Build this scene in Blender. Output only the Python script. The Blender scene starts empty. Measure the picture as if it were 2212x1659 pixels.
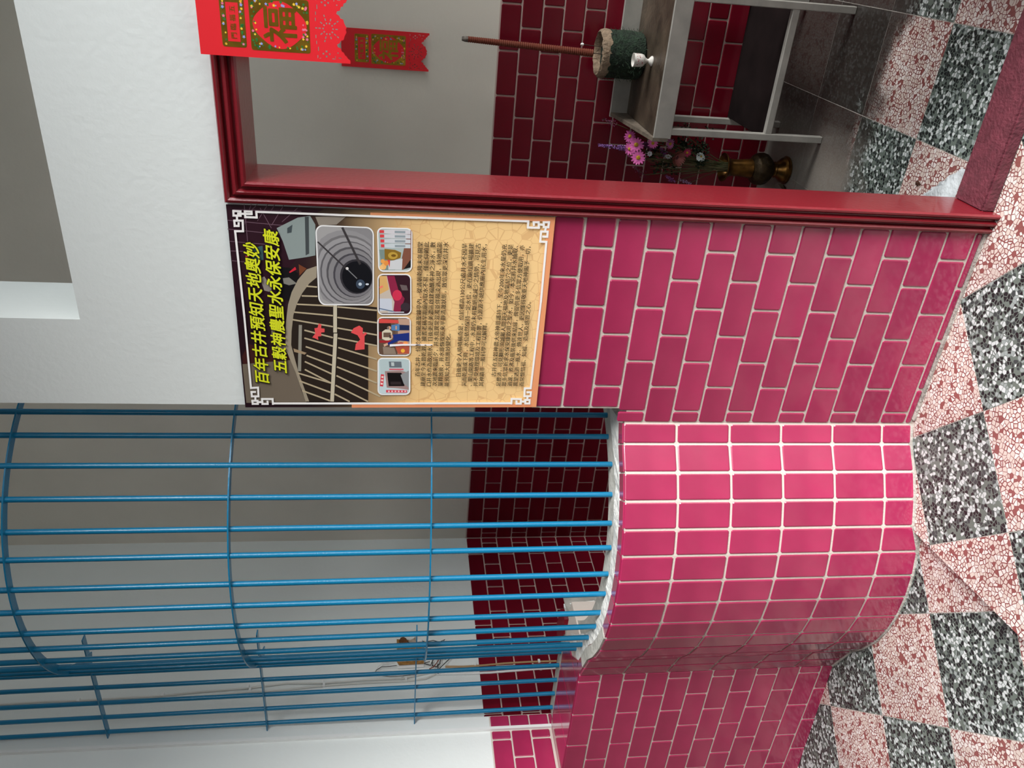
import bpy, bmesh, math, random
from mathutils import Vector, Matrix
random.seed(7)
PI = math.pi
scn = bpy.context.scene
COL = scn.collection

# ---------------------------------------------------------------- camera, sky, sun, exposure
C = Vector((0.84033312, -2.30774128, 1.88517891))
RT = Vector((0.8661, 0.49983, 0.01149)).normalized()      # photograph held upright: right
FW = Vector((-0.49486, 0.85786, -0.13858)).normalized()
RT = (RT - FW * RT.dot(FW)).normalized()
UP = RT.cross(FW)
FPX = 1727.88
cam_d = bpy.data.cameras.new('camera')
cam = bpy.data.objects.new('camera', cam_d)
COL.objects.link(cam)
M = Matrix.Identity(4)
for i, a in enumerate((-UP, RT, -FW)):                    # the picture lies on its side: world up points to its left
    for j in range(3):
        M[j][i] = a[j]
M.translation = C
cam.matrix_world = M
cam_d.sensor_fit = 'HORIZONTAL'
cam_d.sensor_width = 36.0
cam_d.lens = 36.0 * FPX / 2212.0
cam_d.clip_start = 0.05
scn.camera = cam

world = bpy.data.worlds.new('overcast_sky')
scn.world = world
world.use_nodes = True
wn = world.node_tree.nodes
bg = wn['Background']
bg.inputs['Color'].default_value = (0.90, 0.96, 1.0, 1)
bg.inputs['Strength'].default_value = 1.0

SKY = 2.3
BLOCK_Y, BLOCK_X = -1.15, 0.6  # reach of the added roof that cuts off the sky
bg.inputs['Strength'].default_value = SKY
sun_d = bpy.data.lights.new('hazy_sun', 'SUN')
sun_d.energy = 7.4
sun_d.angle = math.radians(42)
sun_d.color = (1.0, 0.985, 0.96)
sun = bpy.data.objects.new('hazy_sun', sun_d)
COL.objects.link(sun)
AZ, EL = math.radians(73), math.radians(33)
sun.rotation_euler = Vector((math.sin(AZ) * math.cos(EL), -math.cos(AZ) * math.cos(EL), math.sin(EL))).to_track_quat('Z', 'Y').to_euler()

scn.view_settings.view_transform = 'Standard'
scn.view_settings.look = 'None'
scn.view_settings.gamma = 1.0
scn.view_settings.use_curve_mapping = False
scn.view_settings.exposure = 0.0


def at(X, Y, ax, val):
    """photograph pixel -> point of the place on the plane coordinate[ax] = val"""
    d = FW + RT * ((1659 - Y - 829.5) / FPX) - UP * ((X - 1106) / FPX)
    return C + d * ((val - C[ax]) / d[ax])


# ---------------------------------------------------------------- materials
def lin(c):
    return tuple((v / 12.92 if v <= 0.04045 else ((v + 0.055) / 1.055) ** 2.4) for v in c)


def rgb(r, g, b):
    return lin((r / 255, g / 255, b / 255))


MATS = {}


def mat(name, col, rough=0.5, metal=0.0, coat=0.0, coat_ior=1.5, spec=0.5, bump=0.0, bscale=60, vary=0.0, rand=0.0, mottle=0.0, mscale=8):
    if name in MATS:
        return MATS[name]
    m = bpy.data.materials.new(name)
    m.use_nodes = True
    nt = m.node_tree
    b = nt.nodes['Principled BSDF']
    b.inputs['Base Color'].default_value = (*col, 1)
    b.inputs['Roughness'].default_value = rough
    b.inputs['Metallic'].default_value = metal
    b.inputs['Coat Weight'].default_value = coat
    b.inputs['Coat Roughness'].default_value = 0.08
    b.inputs['Coat IOR'].default_value = coat_ior
    b.inputs['Specular IOR Level'].default_value = spec
    tc = nt.nodes.new('ShaderNodeTexCoord')
    if rand or mottle:
        mix = nt.nodes.new('ShaderNodeHueSaturation')
        mix.inputs['Color'].default_value = (*col, 1)
        val = None
        if rand:
            oi = nt.nodes.new('ShaderNodeObjectInfo')
            mr = nt.nodes.new('ShaderNodeMapRange')
            mr.inputs['To Min'].default_value = 1 - rand
            mr.inputs['To Max'].default_value = 1 + rand
            nt.links.new(oi.outputs['Random'], mr.inputs['Value'])
            val = mr.outputs['Result']
        if mottle:
            nz = nt.nodes.new('ShaderNodeTexNoise')
            nz.inputs['Scale'].default_value = mscale
            nz.inputs['Detail'].default_value = 5
            nt.links.new(tc.outputs['Object'], nz.inputs['Vector'])
            mr2 = nt.nodes.new('ShaderNodeMapRange')
            mr2.inputs['From Min'].default_value = 0.3
            mr2.inputs['From Max'].default_value = 0.7
            mr2.inputs['To Min'].default_value = 1 - mottle
            mr2.inputs['To Max'].default_value = 1 + mottle
            nt.links.new(nz.outputs['Fac'], mr2.inputs['Value'])
            if val is None:
                val = mr2.outputs['Result']
            else:
                mu = nt.nodes.new('ShaderNodeMath')
                mu.operation = 'MULTIPLY'
                nt.links.new(val, mu.inputs[0])
                nt.links.new(mr2.outputs['Result'], mu.inputs[1])
                val = mu.outputs[0]
        nt.links.new(val, mix.inputs['Value'])
        nt.links.new(mix.outputs['Color'], b.inputs['Base Color'])
    if bump:
        nz = nt.nodes.new('ShaderNodeTexNoise')
        nz.inputs['Scale'].default_value = bscale
        nz.inputs['Detail'].default_value = 4
        nt.links.new(tc.outputs['Object'], nz.inputs['Vector'])
        bp = nt.nodes.new('ShaderNodeBump')
        bp.inputs['Strength'].default_value = bump
        bp.inputs['Distance'].default_value = 0.01
        nt.links.new(nz.outputs['Fac'], bp.inputs['Height'])
        nt.links.new(bp.outputs['Normal'], b.inputs['Normal'])
    MATS[name] = m
    return m


def terrazzo(name, matrix, chips, scale, gap, seed, soot_shade=False):
    """polished stone chips in coloured cement; chips = [(share, colour), ...]"""
    m = bpy.data.materials.new(name)
    m.use_nodes = True
    nt = m.node_tree
    b = nt.nodes['Principled BSDF']
    N = nt.nodes.new
    L = nt.links.new
    tc = N('ShaderNodeTexCoord')
    mp = N('ShaderNodeMapping')
    mp.inputs['Location'].default_value = (seed, seed * 0.37, 0)
    L(tc.outputs['Object'], mp.inputs['Vector'])
    nz = N('ShaderNodeTexNoise')
    nz.inputs['Scale'].default_value = 50
    nz.inputs['Detail'].default_value = 2
    L(mp.outputs['Vector'], nz.inputs['Vector'])
    add = N('ShaderNodeVectorMath')
    add.operation = 'MULTIPLY_ADD'
    add.inputs[1].default_value = (0.006, 0.006, 0)
    L(nz.outputs['Color'], add.inputs[0])
    L(mp.outputs['Vector'], add.inputs[2])
    v1 = N('ShaderNodeTexVoronoi')
    v1.voronoi_dimensions = '2D'
    v1.inputs['Scale'].default_value = scale
    v2 = N('ShaderNodeTexVoronoi')
    v2.voronoi_dimensions = '2D'
    v2.feature = 'DISTANCE_TO_EDGE'
    v2.inputs['Scale'].default_value = scale
    for v in (v1, v2):
        L(add.outputs[0], v.inputs['Vector'])
    sep = N('ShaderNodeSeparateColor')
    L(v1.outputs['Color'], sep.inputs['Color'])
    cr = N('ShaderNodeValToRGB')
    cr.color_ramp.interpolation = 'CONSTANT'
    els = cr.color_ramp.elements
    pos = 0.0
    for i, (sh, c) in enumerate(chips):
        e = els[i] if i < 2 else els.new(pos)
        e.position = pos
        e.color = (*c, 1)
        pos += sh
    L(sep.outputs[0], cr.inputs['Fac'])
    # joint width differs from chip to chip
    gm = N('ShaderNodeMapRange')
    gm.inputs['To Min'].default_value = gap * 0.35
    gm.inputs['To Max'].default_value = gap * 2.0
    L(sep.outputs[1], gm.inputs['Value'])
    gt = N('ShaderNodeMath')
    gt.operation = 'GREATER_THAN'
    L(v2.outputs['Distance'], gt.inputs[0])
    L(gm.outputs['Result'], gt.inputs[1])
    mix = N('ShaderNodeMix')
    mix.data_type = 'RGBA'
    mix.inputs['A'].default_value = (*matrix, 1)
    L(gt.outputs[0], mix.inputs['Factor'])
    L(cr.outputs['Color'], mix.inputs['B'])
    # worn dust in large soft blotches
    n2 = N('ShaderNodeTexNoise')
    n2.inputs['Scale'].default_value = 3.2
    n2.inputs['Detail'].default_value = 4
    L(mp.outputs['Vector'], n2.inputs['Vector'])
    hs = N('ShaderNodeHueSaturation')
    mr = N('ShaderNodeMapRange')
    mr.inputs['From Min'].default_value = 0.3
    mr.inputs['From Max'].default_value = 0.7
    mr.inputs['To Min'].default_value = 0.74
    mr.inputs['To Max'].default_value = 0.96
    L(n2.outputs['Fac'], mr.inputs['Value'])
    L(mr.outputs['Result'], hs.inputs['Value'])
    L(mix.outputs['Result'], hs.inputs['Color'])
    out = hs.outputs['Color']
    if soot_shade:                                              # incense soot and trodden dirt, plus table shade painted into the colour
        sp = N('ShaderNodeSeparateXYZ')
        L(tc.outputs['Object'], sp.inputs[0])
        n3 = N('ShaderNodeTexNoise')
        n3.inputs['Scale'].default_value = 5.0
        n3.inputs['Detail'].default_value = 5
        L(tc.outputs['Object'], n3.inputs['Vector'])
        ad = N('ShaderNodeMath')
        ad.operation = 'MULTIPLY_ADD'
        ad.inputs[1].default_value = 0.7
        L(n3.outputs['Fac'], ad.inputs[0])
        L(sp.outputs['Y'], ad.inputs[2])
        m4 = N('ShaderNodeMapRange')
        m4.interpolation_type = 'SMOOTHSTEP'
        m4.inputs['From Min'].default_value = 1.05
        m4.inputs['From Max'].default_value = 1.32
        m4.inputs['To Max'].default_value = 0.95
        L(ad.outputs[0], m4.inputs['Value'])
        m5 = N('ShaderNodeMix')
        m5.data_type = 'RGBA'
        mx_ = N('ShaderNodeMapRange')                     # grey dust by the vase, soot and painted shade under the table
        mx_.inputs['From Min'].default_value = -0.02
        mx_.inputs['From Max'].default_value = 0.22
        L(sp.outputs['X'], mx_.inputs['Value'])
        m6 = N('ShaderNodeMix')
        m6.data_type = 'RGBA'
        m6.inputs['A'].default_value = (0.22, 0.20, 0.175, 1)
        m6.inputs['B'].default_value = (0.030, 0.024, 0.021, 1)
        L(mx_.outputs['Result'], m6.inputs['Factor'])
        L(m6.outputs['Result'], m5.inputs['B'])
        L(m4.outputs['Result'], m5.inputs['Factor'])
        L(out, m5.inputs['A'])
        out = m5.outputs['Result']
    L(out, b.inputs['Base Color'])
    b.inputs['Roughness'].default_value = 0.3
    MATS[name] = m
    return m


plaster = mat('white_plaster', (0.785, 0.825, 0.81), 0.75, bump=0.12, bscale=45)
grout = mat('pale_grout', (0.62, 0.545, 0.49), 0.85, bump=0.2, bscale=200)
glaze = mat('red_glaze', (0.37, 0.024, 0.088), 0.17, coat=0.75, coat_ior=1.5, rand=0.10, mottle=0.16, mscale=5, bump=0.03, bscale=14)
glaze_in = mat('shaded_red_glaze', (0.155, 0.004, 0.014), 0.2, coat=0.0, spec=0.4, rand=0.18, mottle=0.12, mscale=5, bump=0.05, bscale=14)  # same red tile as outside; room shade is put into this colour
red_paint = mat('dark_red_gloss_paint', (0.19, 0.010, 0.017), 0.3, coat=0.35, bump=0.10, bscale=60)
sill_paint = mat('worn_red_floor_paint', (0.135, 0.028, 0.042), 0.6, bump=0.5, bscale=90, mottle=0.25, mscale=30)
blue = mat('blue_gloss_paint', (0.004, 0.185, 0.36), 0.3, coat=0.3, bump=0.12, bscale=160)
cement = mat('grey_cement', (0.44, 0.43, 0.39), 0.85, bump=0.5, bscale=50, mottle=0.2, mscale=14)
mortar = mat('white_mortar', (0.70, 0.70, 0.67), 0.8, bump=0.9, bscale=45, mottle=0.15, mscale=25)
dirt_line = mat('grimy_mortar', (0.40, 0.37, 0.335), 0.9, bump=0.6, bscale=80, mottle=0.3, mscale=16)
steel = mat('grey_painted_steel', (0.40, 0.385, 0.35), 0.5, metal=0.15, mottle=0.15, mscale=12)
steel_top = mat('grimy_table_top', (0.085, 0.062, 0.043), 0.45, metal=0.2, mottle=0.5, mscale=9, bump=0.3, bscale=60)
slab_side = mat('dark_slab_edge', (0.05, 0.04, 0.035), 0.9)
white_strip = mat('white_strip_paint', (0.82, 0.84, 0.83), 0.5)
tz_red = terrazzo('red_terrazzo', rgb(142, 84, 82), [(0.10, rgb(150, 90, 86)), (0.5, rgb(222, 206, 196)), (0.38, rgb(238, 230, 224))], 70, 0.085, 3.0)
tz_red_room = terrazzo('sooty_shaded_red_terrazzo', rgb(142, 84, 82), [(0.10, rgb(150, 90, 86)), (0.5, rgb(222, 206, 196)), (0.38, rgb(238, 230, 224))], 70, 0.085, 3.0, soot_shade=True)
tz_dark = terrazzo('green_black_terrazzo', rgb(112, 124, 116), [(0.34, rgb(36, 40, 42)), (0.14, rgb(68, 76, 76)), (0.14, rgb(112, 124, 116)), (0.24, rgb(218, 224, 224)), (0.14, rgb(160, 170, 168))], 78, 0.085, 9.0)
tz_dark_room = terrazzo('sooty_shaded_green_terrazzo', rgb(112, 124, 116), [(0.34, rgb(36, 40, 42)), (0.14, rgb(68, 76, 76)), (0.14, rgb(112, 124, 116)), (0.24, rgb(218, 224, 224)), (0.14, rgb(160, 170, 168))], 78, 0.085, 9.0, soot_shade=True)


def flat(name, c, rough=0.5, **k):
    return mat('ink_' + name, c, rough, **k)


def ink(r, g, b):
    return mat('ink_%d_%d_%d' % (r, g, b), rgb(r, g, b), 0.45)


# ---------------------------------------------------------------- object helpers
def link(name, me, parent=None, m=None):
    o = bpy.data.objects.new(name, me)
    COL.objects.link(o)
    if parent is not None:
        o.parent = parent
    if m is not None and me is not None and not me.materials:
        me.materials.append(m)
    return o


def tag(o, label=None, cat=None, group=None, kind=None):
    if label:
        o['label'] = label
    if cat:
        o['category'] = cat
    if group:
        o['group'] = group
    if kind:
        o['kind'] = kind
    return o


def empty(name, loc=(0, 0, 0), **k):
    o = bpy.data.objects.new(name, None)
    COL.objects.link(o)
    o.location = loc
    o.empty_display_size = 0.1
    return tag(o, **k)


def mesh(name, verts, faces, smooth=False):
    me = bpy.data.meshes.new(name)
    me.from_pydata([tuple(v) for v in verts], [], faces)
    if smooth:
        me.polygons.foreach_set('use_smooth', [True] * len(me.polygons))
    me.update()
    return me


class MB:
    def __init__(s):
        s.v, s.f, s.mi = [], [], []

    def add(s, vs, fs, mi=0):
        n = len(s.v)
        s.v += [tuple(v) for v in vs]
        s.f += [tuple(i + n for i in f) for f in fs]
        s.mi += [mi] * len(fs)
        return s

    def box(s, x0, x1, y0, y1, z0, z1, mi=0):
        return s.add([(x0, y0, z0), (x1, y0, z0), (x1, y1, z0), (x0, y1, z0), (x0, y0, z1), (x1, y0, z1), (x1, y1, z1), (x0, y1, z1)],
                     [(0, 3, 2, 1), (4, 5, 6, 7), (0, 1, 5, 4), (1, 2, 6, 5), (2, 3, 7, 6), (3, 0, 4, 7)], mi)

    def prism(s, poly, z0, z1, mi=0):
        """poly counter-clockwise in x, y; z0 / z1 numbers or functions of x, y"""
        n = len(poly)
        g0 = z0 if callable(z0) else (lambda x, y: z0)
        g1 = z1 if callable(z1) else (lambda x, y: z1)
        vs = [(x, y, g0(x, y)) for x, y in poly] + [(x, y, g1(x, y)) for x, y in poly]
        fs = [tuple(range(n - 1, -1, -1)), tuple(range(n, 2 * n))]
        fs += [(i, (i + 1) % n, n + (i + 1) % n, n + i) for i in range(n)]
        return s.add(vs, fs, mi)

    def tube(s, pts, r, n=8, mi=0, cap=True):
        pts = [Vector(p) for p in pts]
        rr = r if isinstance(r, (list, tuple)) else [r] * len(pts)
        rings = []
        t0 = (pts[1] - pts[0]).normalized()
        a = t0.orthogonal().normalized()
        for i, p in enumerate(pts):
            t = ((pts[min(i + 1, len(pts) - 1)] - pts[max(i - 1, 0)])).normalized()
            a = (a - t * a.dot(t)).normalized()
            b = t.cross(a)
            rings.append([p + (a * math.cos(2 * PI * k / n) + b * math.sin(2 * PI * k / n)) * rr[i] for k in range(n)])
        vs = [v for g in rings for v in g]
        fs = []
        for i in range(len(pts) - 1):
            for k in range(n):
                k2 = (k + 1) % n
                fs.append((i * n + k, i * n + k2, (i + 1) * n + k2, (i + 1) * n + k))
        if cap:
            fs.append(tuple(range(n - 1, -1, -1)))
            fs.append(tuple((len(pts) - 1) * n + k for k in range(n)))
        return s.add(vs, fs, mi)

    def lathe(s, prof, n=24, c=(0, 0, 0), mi=0):
        vs, fs = [], []
        for r, z in prof:
            for k in range(n):
                vs.append((c[0] + r * math.cos(2 * PI * k / n), c[1] + r * math.sin(2 * PI * k / n), c[2] + z))
        for i in range(len(prof) - 1):
            for k in range(n):
                k2 = (k + 1) % n
                fs.append((i * n + k, i * n + k2, (i + 1) * n + k2, (i + 1) * n + k))
        fs.append(tuple(range(n - 1, -1, -1)))
        fs.append(tuple((len(prof) - 1) * n + k for k in range(n)))
        return s.add(vs, fs, mi)

    def build(s, name, mats, parent=None, smooth=False):
        me = bpy.data.meshes.new(name)
        me.from_pydata(s.v, [], s.f)
        if not isinstance(mats, (list, tuple)):
            mats = [mats]
        for m in mats:
            me.materials.append(m)
        me.polygons.foreach_set('material_index', s.mi)
        if smooth:
            me.polygons.foreach_set('use_smooth', [True] * len(me.polygons))
        me.update()
        if smooth:
            me.set_sharp_from_angle(angle=math.radians(40))
        return link(name, me, parent)


# ---------------------------------------------------------------- glazed tiles
TILE = {}


def tile_mesh(w, h, m):
    key = (round(w, 3), round(h, 3), m.name)
    if key in TILE:
        return TILE[key]
    w, h = w / 2, h / 2
    b = min(0.0035, w * 0.4, h * 0.4)
    c = min(0.005, w * 0.5, h * 0.5)

    def ring(dw, y):
        W, H = w - dw, h - dw
        cc = max(c - dw, 0.001)
        return [(-W + cc, y, -H), (W - cc, y, -H), (W, y, -H + cc), (W, y, H - cc), (W - cc, y, H), (-W + cc, y, H), (-W, y, H - cc), (-W, y, -H + cc)]
    vs = ring(0, 0.003) + ring(0, -0.0025) + ring(b, -0.0042)
    fs = [tuple(range(16, 24))]
    for r in (0, 8):
        fs += [(r + k, r + (k + 1) % 8, r + 8 + (k + 1) % 8, r + 8 + k) for k in range(8)]
    me = mesh('tile', vs, fs)
    me.materials.append(m)
    TILE[key] = me
    return me


def tile(w, h, m, parent, loc, rz=0.0, jit=0.005, name='tile'):
    o = link(name, tile_mesh(w, h, m), parent)
    o.location = loc
    o.rotation_euler = (random.uniform(-jit, jit), 0, rz + random.uniform(-jit, jit))
    return o


def bond(parent, m, place, ztop, zend, a0, a1, pitch, ph, rowh=0.1, g=0.008, left=None, right=None, tilt=0.0):
    """running bond courses; place(a, z) -> (location, rz); a runs along the wall"""
    k = 0
    z1 = ztop
    while z1 > zend + 0.006:
        z0 = max(z1 - rowh, zend)
        lo = left(0.5 * (z0 + z1), k) if left else a0
        hi = right(0.5 * (z0 + z1), k) if right else a1
        off = ph[k % 2]
        n = math.floor((lo - off) / pitch)
        a = off + n * pitch
        while a < hi:
            s, e = max(a, lo), min(a + pitch, hi)
            if e - s > 0.016 and z1 - z0 > 0.014:
                loc, rz = place(0.5 * (s + e), 0.5 * (z0 + z1))
                tile(e - s - g, z1 - z0 - g, m, parent, loc, rz)
            a += pitch
        z1 -= rowh
        k += 1


# ---------------------------------------------------------------- setting: floors
def clip(poly, nx, ny, d):
    """keep nx*x + ny*y <= d"""
    out = []
    for i in range(len(poly)):
        p, q = poly[i], poly[(i + 1) % len(poly)]
        a, b = nx * p[0] + ny * p[1] - d, nx * q[0] + ny * q[1] - d
        if a <= 0:
            out.append(p)
        if a * b < 0:
            t = a / (a - b)
            out.append((p[0] + (q[0] - p[0]) * t, p[1] + (q[1] - p[1]) * t))
    return out


def area(p):
    return 0.5 * abs(sum(p[i][0] * p[(i + 1) % len(p)][1] - p[(i + 1) % len(p)][0] * p[i][1] for i in range(len(p))))


def floor_tiles(parent, q0, e1, e2, irange, jrange, clips, parity, zf, thick, gap=0.0016, ms=None):
    ms = ms or (tz_red, tz_dark)
    for i in irange:
        for j in jrange:
            g = gap
            poly = []
            for a, b in ((i, j), (i + 1, j), (i + 1, j + 1), (i, j + 1)):
                ca = a + (g if a == i else -g) / math.hypot(*e1)
                cb = b + (g if b == j else -g) / math.hypot(*e2)
                poly.append((q0[0] + e1[0] * ca + e2[0] * cb, q0[1] + e1[1] * ca + e2[1] * cb))
            for cnx, cny, cd in clips:
                poly = clip(poly, cnx, cny, cd)
                if len(poly) < 3:
                    break
            if len(poly) < 3 or area(poly) < 0.0006:
                continue
            cx = sum(p[0] for p in poly) / len(poly)
            cy = sum(p[1] for p in poly) / len(poly)
            zz = (lambda x, y: zf(x, y)) if callable(zf) else (lambda x, y: zf)
            mb = MB()
            mb.prism(poly, lambda x, y: zz(x, y) - thick, lambda x, y: zz(x, y))
            mb.build('tile', ms[0] if (i + j) % 2 == parity else ms[1], parent)


EDGE0, EDGE1 = Vector((-0.973, -0.249)), Vector((-0.914, -0.793))      # edge of the raised landing
ed = (EDGE1 - EDGE0).normalized()
en = Vector((-ed.y, ed.x))                                             # towards the raised side
if en.x < 0:
    en = -en
zlow = lambda x, y: -0.030 + 0.043 * (x + 1.0)

floor = MB()
P0 = EDGE0 + ed * ((0.12 - EDGE0.y) / ed.y)
P1 = EDGE0 + ed * 4.5
fl = [(P1.x, P1.y), (7.0, P1.y), (7.0, 0.12), (P0.x, 0.12)]
floor.prism(fl, -0.3, -0.0012)
floor.box(-2.72, 2.4, 0.1, 1.8, -0.3, -0.0012)
floor = floor.build('floor', dirt_line)
tag(floor, 'raised landing and room floor of red and dark terrazzo tiles', kind='structure')
a1 = math.radians(47.1)
floor_tiles(floor, (-0.407, -0.289), (0.391 * math.cos(a1), 0.391 * math.sin(a1)), (-0.391 * math.sin(a1), 0.391 * math.cos(a1)),
            range(-8, 8), range(-12, 4),
            [(0, 1, 0.0), (-en.x, -en.y, -(en.dot(EDGE0))), (1, 0, 2.6), (0, -1, 3.4)], 0, 0.0, 0.02)
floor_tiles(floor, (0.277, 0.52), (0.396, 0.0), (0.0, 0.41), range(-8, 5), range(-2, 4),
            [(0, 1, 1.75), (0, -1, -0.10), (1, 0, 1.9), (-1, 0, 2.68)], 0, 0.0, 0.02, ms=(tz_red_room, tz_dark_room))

lower = MB()
lower.prism([(-7, -3.8), (P1.x + 0.06, -3.8), (P0.x + 0.06, 0.1), (-7, 0.1)], lambda x, y: zlow(x, y) - 0.3, lambda x, y: zlow(x, y) - 0.0012)
lower = lower.build('floor_lower', dirt_line)
tag(lower, 'lower terrazzo floor one shallow step down from the landing', kind='structure')
a2 = math.radians(44.4)
a3 = math.radians(137.0)
floor_tiles(lower, (-1.49, -0.668), (0.391 * math.cos(a2), 0.391 * math.sin(a2)), (0.434 * math.cos(a3), 0.434 * math.sin(a3)),
            range(-7, 5), range(-5, 6),
            [(0, 1, 0.0), (en.x, en.y, en.dot(EDGE0) + 0.05), (-1, 0, 4.2), (0, -1, 3.3)], 0, zlow, 0.02)
sl = MB()
q0, q1 = EDGE0 - ed * 0.25, EDGE0 + ed * 3.4
off = en * 0.006
sl.add([(q0.x, q0.y, -0.001), (q1.x, q1.y, -0.001), (q1.x, q1.y, -0.15), (q0.x, q0.y, -0.15),
        (q0.x + off.x, q0.y + off.y, -0.001), (q1.x + off.x, q1.y + off.y, -0.001), (q1.x + off.x, q1.y + off.y, -0.15), (q0.x + off.x, q0.y + off.y, -0.15)],
       [(0, 3, 2, 1), (4, 5, 6, 7), (0, 1, 5, 4), (1, 2, 6, 5), (2, 3, 7, 6), (3, 0, 4, 7)])
sl.build('step_edge', slab_side, floor)

# ---------------------------------------------------------------- setting: walls
T = 0.27
DX0, DX1, DZ = 0.126, 1.084, 2.352            # doorway
LX = -0.58                                   # left edge of the front wall beside the well
w = MB()
w.box(LX, DX0, 0, T, -0.2, 2.84)
w.box(DX0, DX1, 0, T, DZ, 2.84)
w.box(DX1, 3.8, 0, T, -0.2, 2.84)
w.box(LX, -0.284, 0, T, 2.84, 4.3)
w.box(1.35, 3.8, 0, T, 2.84, 4.3)
w.box(-0.284, 1.35, 0, T, 3.75, 4.3)
w.box(-3.3, LX, 0, T, 4.0, 4.3)
w.box(-4.2, -2.66, 0, T, 1.107, 4.3)
w.box(-4.2, -2.66, T, 0.36, 1.107, 4.3)
wall_front = w.build('wall_front', plaster)
tag(wall_front, 'white front wall with doorway, high opening and tiled lower part', kind='structure')
gm = MB()
gm.box(-0.646, 0.12, -0.0008, 0.2, -0.2, 1.1)
gm.box(LX - 0.003, 0.12, -0.0008, T + 0.001, 1.1, 1.436)
gm.box(1.09, 2.45, -0.0008, 0.1, -0.2, 1.436)
gm.build('grout_bed', grout, wall_front)
bond(wall_front, glaze, lambda a, z: ((a, -0.0008, z), 0), 1.433, 0.006, -0.6, 0.112, 0.1976, (-0.0988 * 7, -0.1976 * 3),
     left=lambda z, k: (LX if k < 3 else -0.640), g=0.0085)
bond(wall_front, glaze, lambda a, z: ((a, -0.0008, z), 0), 1.433, 0.006, 1.10, 1.9, 0.1976, (1.05, 1.15), g=0.0085)

# low wall left of the well curb
w2 = MB()
w2.prism([(-4.2, 0), (-1.938, 0), (-1.80, 0.10), (-1.80, 0.29), (-4.2, 0.29)], -0.4, 1.1005)
wall_low = w2.build('wall_low', grout)
tag(wall_low, 'low dark red tiled wall left of the round well curb', kind='structure')
bond(wall_low, glaze, lambda a, z: ((a, 0, z), 0), 1.106, -0.2, -3.6, -1.942, 0.2165, (-1.987, -2.095), rowh=0.1025, g=0.0075)
# ledge on top of it: tiles lying flat
for i in range(8):
    xa = -1.99 - 0.2165 * i
    xb = xa - 0.2165
    poly = [(xb + 0.004, 0.004), (xa - 0.002, 0.004), (xa - 0.002, 0.286), (xb + 0.004, 0.286)]
    poly = clip(poly, 0.78, 0.62, 0.78 * -1.85 + 0.62 * 0.02)
    poly = clip(poly, -1, 0, 4.1)
    if len(poly) > 2:
        MB().prism(poly, 1.09, 1.1065).build('tile', glaze, wall_low)
MB().prism([(-1.988, 0.004), (-1.942, 0.004), (-1.90, 0.045), (-1.988, 0.15)], 1.09, 1.1065).build('tile', glaze, wall_low)
cm = MB()
cm.prism([(-2.655, 0.289), (-2.16, 0.289), (-2.03, 0.16), (-1.97, 0.29), (-2.06, 0.40), (-2.655, 0.40)], 0.95, 1.094)
cm.build('mortar_edge', cement, wall_low)
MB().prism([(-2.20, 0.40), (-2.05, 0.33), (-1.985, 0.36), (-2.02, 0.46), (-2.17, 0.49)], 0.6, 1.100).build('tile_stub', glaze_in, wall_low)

# pilaster face (left jamb of the opening) clad in tiles
bond(wall_front, glaze, lambda a, z: ((-2.6592, a, z), PI / 2), 1.415, 1.107, 0.0, 0.272, 0.2, (0.02, -0.08), g=0.008)
bond(wall_front, glaze, lambda a, z: ((-2.6592, a, z), PI / 2), 1.415, 1.09, 0.29, 0.36, 0.2, (0.20, 0.20), g=0.007)
gj = MB()
gj.box(-2.7, -2.659, 0.001, 0.3605, 1.05, 1.418)
gj.build('grout_bed', grout, wall_front)
tr = MB()
tr.box(-2.66, -2.642, 0.272, 0.287, 1.10, 4.0)
tag(tr.build('trim_1', white_strip), 'thin white painted strip up the left jamb of the barred opening', kind='structure')

# room behind
BY = 1.75
wb = MB()
wb.box(-2.9, 2.45, BY, BY + 0.15, -0.2, 4.3)
wall_back = wb.build('wall_back', mat('cream_plaster', (0.78, 0.735, 0.65), 0.8, bump=0.12, bscale=30, mottle=0.05, mscale=2), None)
tag(wall_back, 'plain back wall of the room above a dark red tiled wainscot', kind='structure')
MB().box(-2.68, 2.4, BY - 0.0015, BY + 0.05, -0.1, 1.446).build('grout_bed', mat('dim_grout', (0.56, 0.42, 0.38), 0.8), wall_back)
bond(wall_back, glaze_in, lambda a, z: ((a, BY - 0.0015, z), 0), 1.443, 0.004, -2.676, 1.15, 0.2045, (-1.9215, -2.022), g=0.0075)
wl = MB()
wl.box(-2.95, -2.68, 0.30, BY + 0.1, -0.2, 4.3)
wall_left = wl.build('wall_left', plaster)
tag(wall_left, 'left side wall of the room, plaster over dark red tiles', kind='structure')
MB().box(-2.72, -2.6785, 0.36, BY, -0.1, 1.428).build('grout_bed', MATS['dim_grout'], wall_left)
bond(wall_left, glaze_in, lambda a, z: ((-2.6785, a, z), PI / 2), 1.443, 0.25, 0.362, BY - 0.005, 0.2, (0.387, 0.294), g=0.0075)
wr = MB()  # opening added in this unseen wall to brighten the room
wr.box(2.4, 2.55, 0.0, BY + 0.1, -0.2, 0.9)
wr.box(2.4, 2.55, 0.0, BY + 0.1, 2.7, 4.3)
wr.box(2.4, 2.55, 0.0, 0.5, 0.9, 2.7)
tag(wr.build('wall_right', plaster), 'right side wall of the room with an added opening for sky light', kind='structure')
MB().box(-2.95, 2.55, 0.0, BY + 0.15, 4.3, 4.42)
cl = MB()
cl.box(-4.2, 2.55, 0.0, BY + 0.15, 4.3, 4.42)
tag(cl.build('ceiling', plaster), 'white ceiling of the room', kind='structure')

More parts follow.
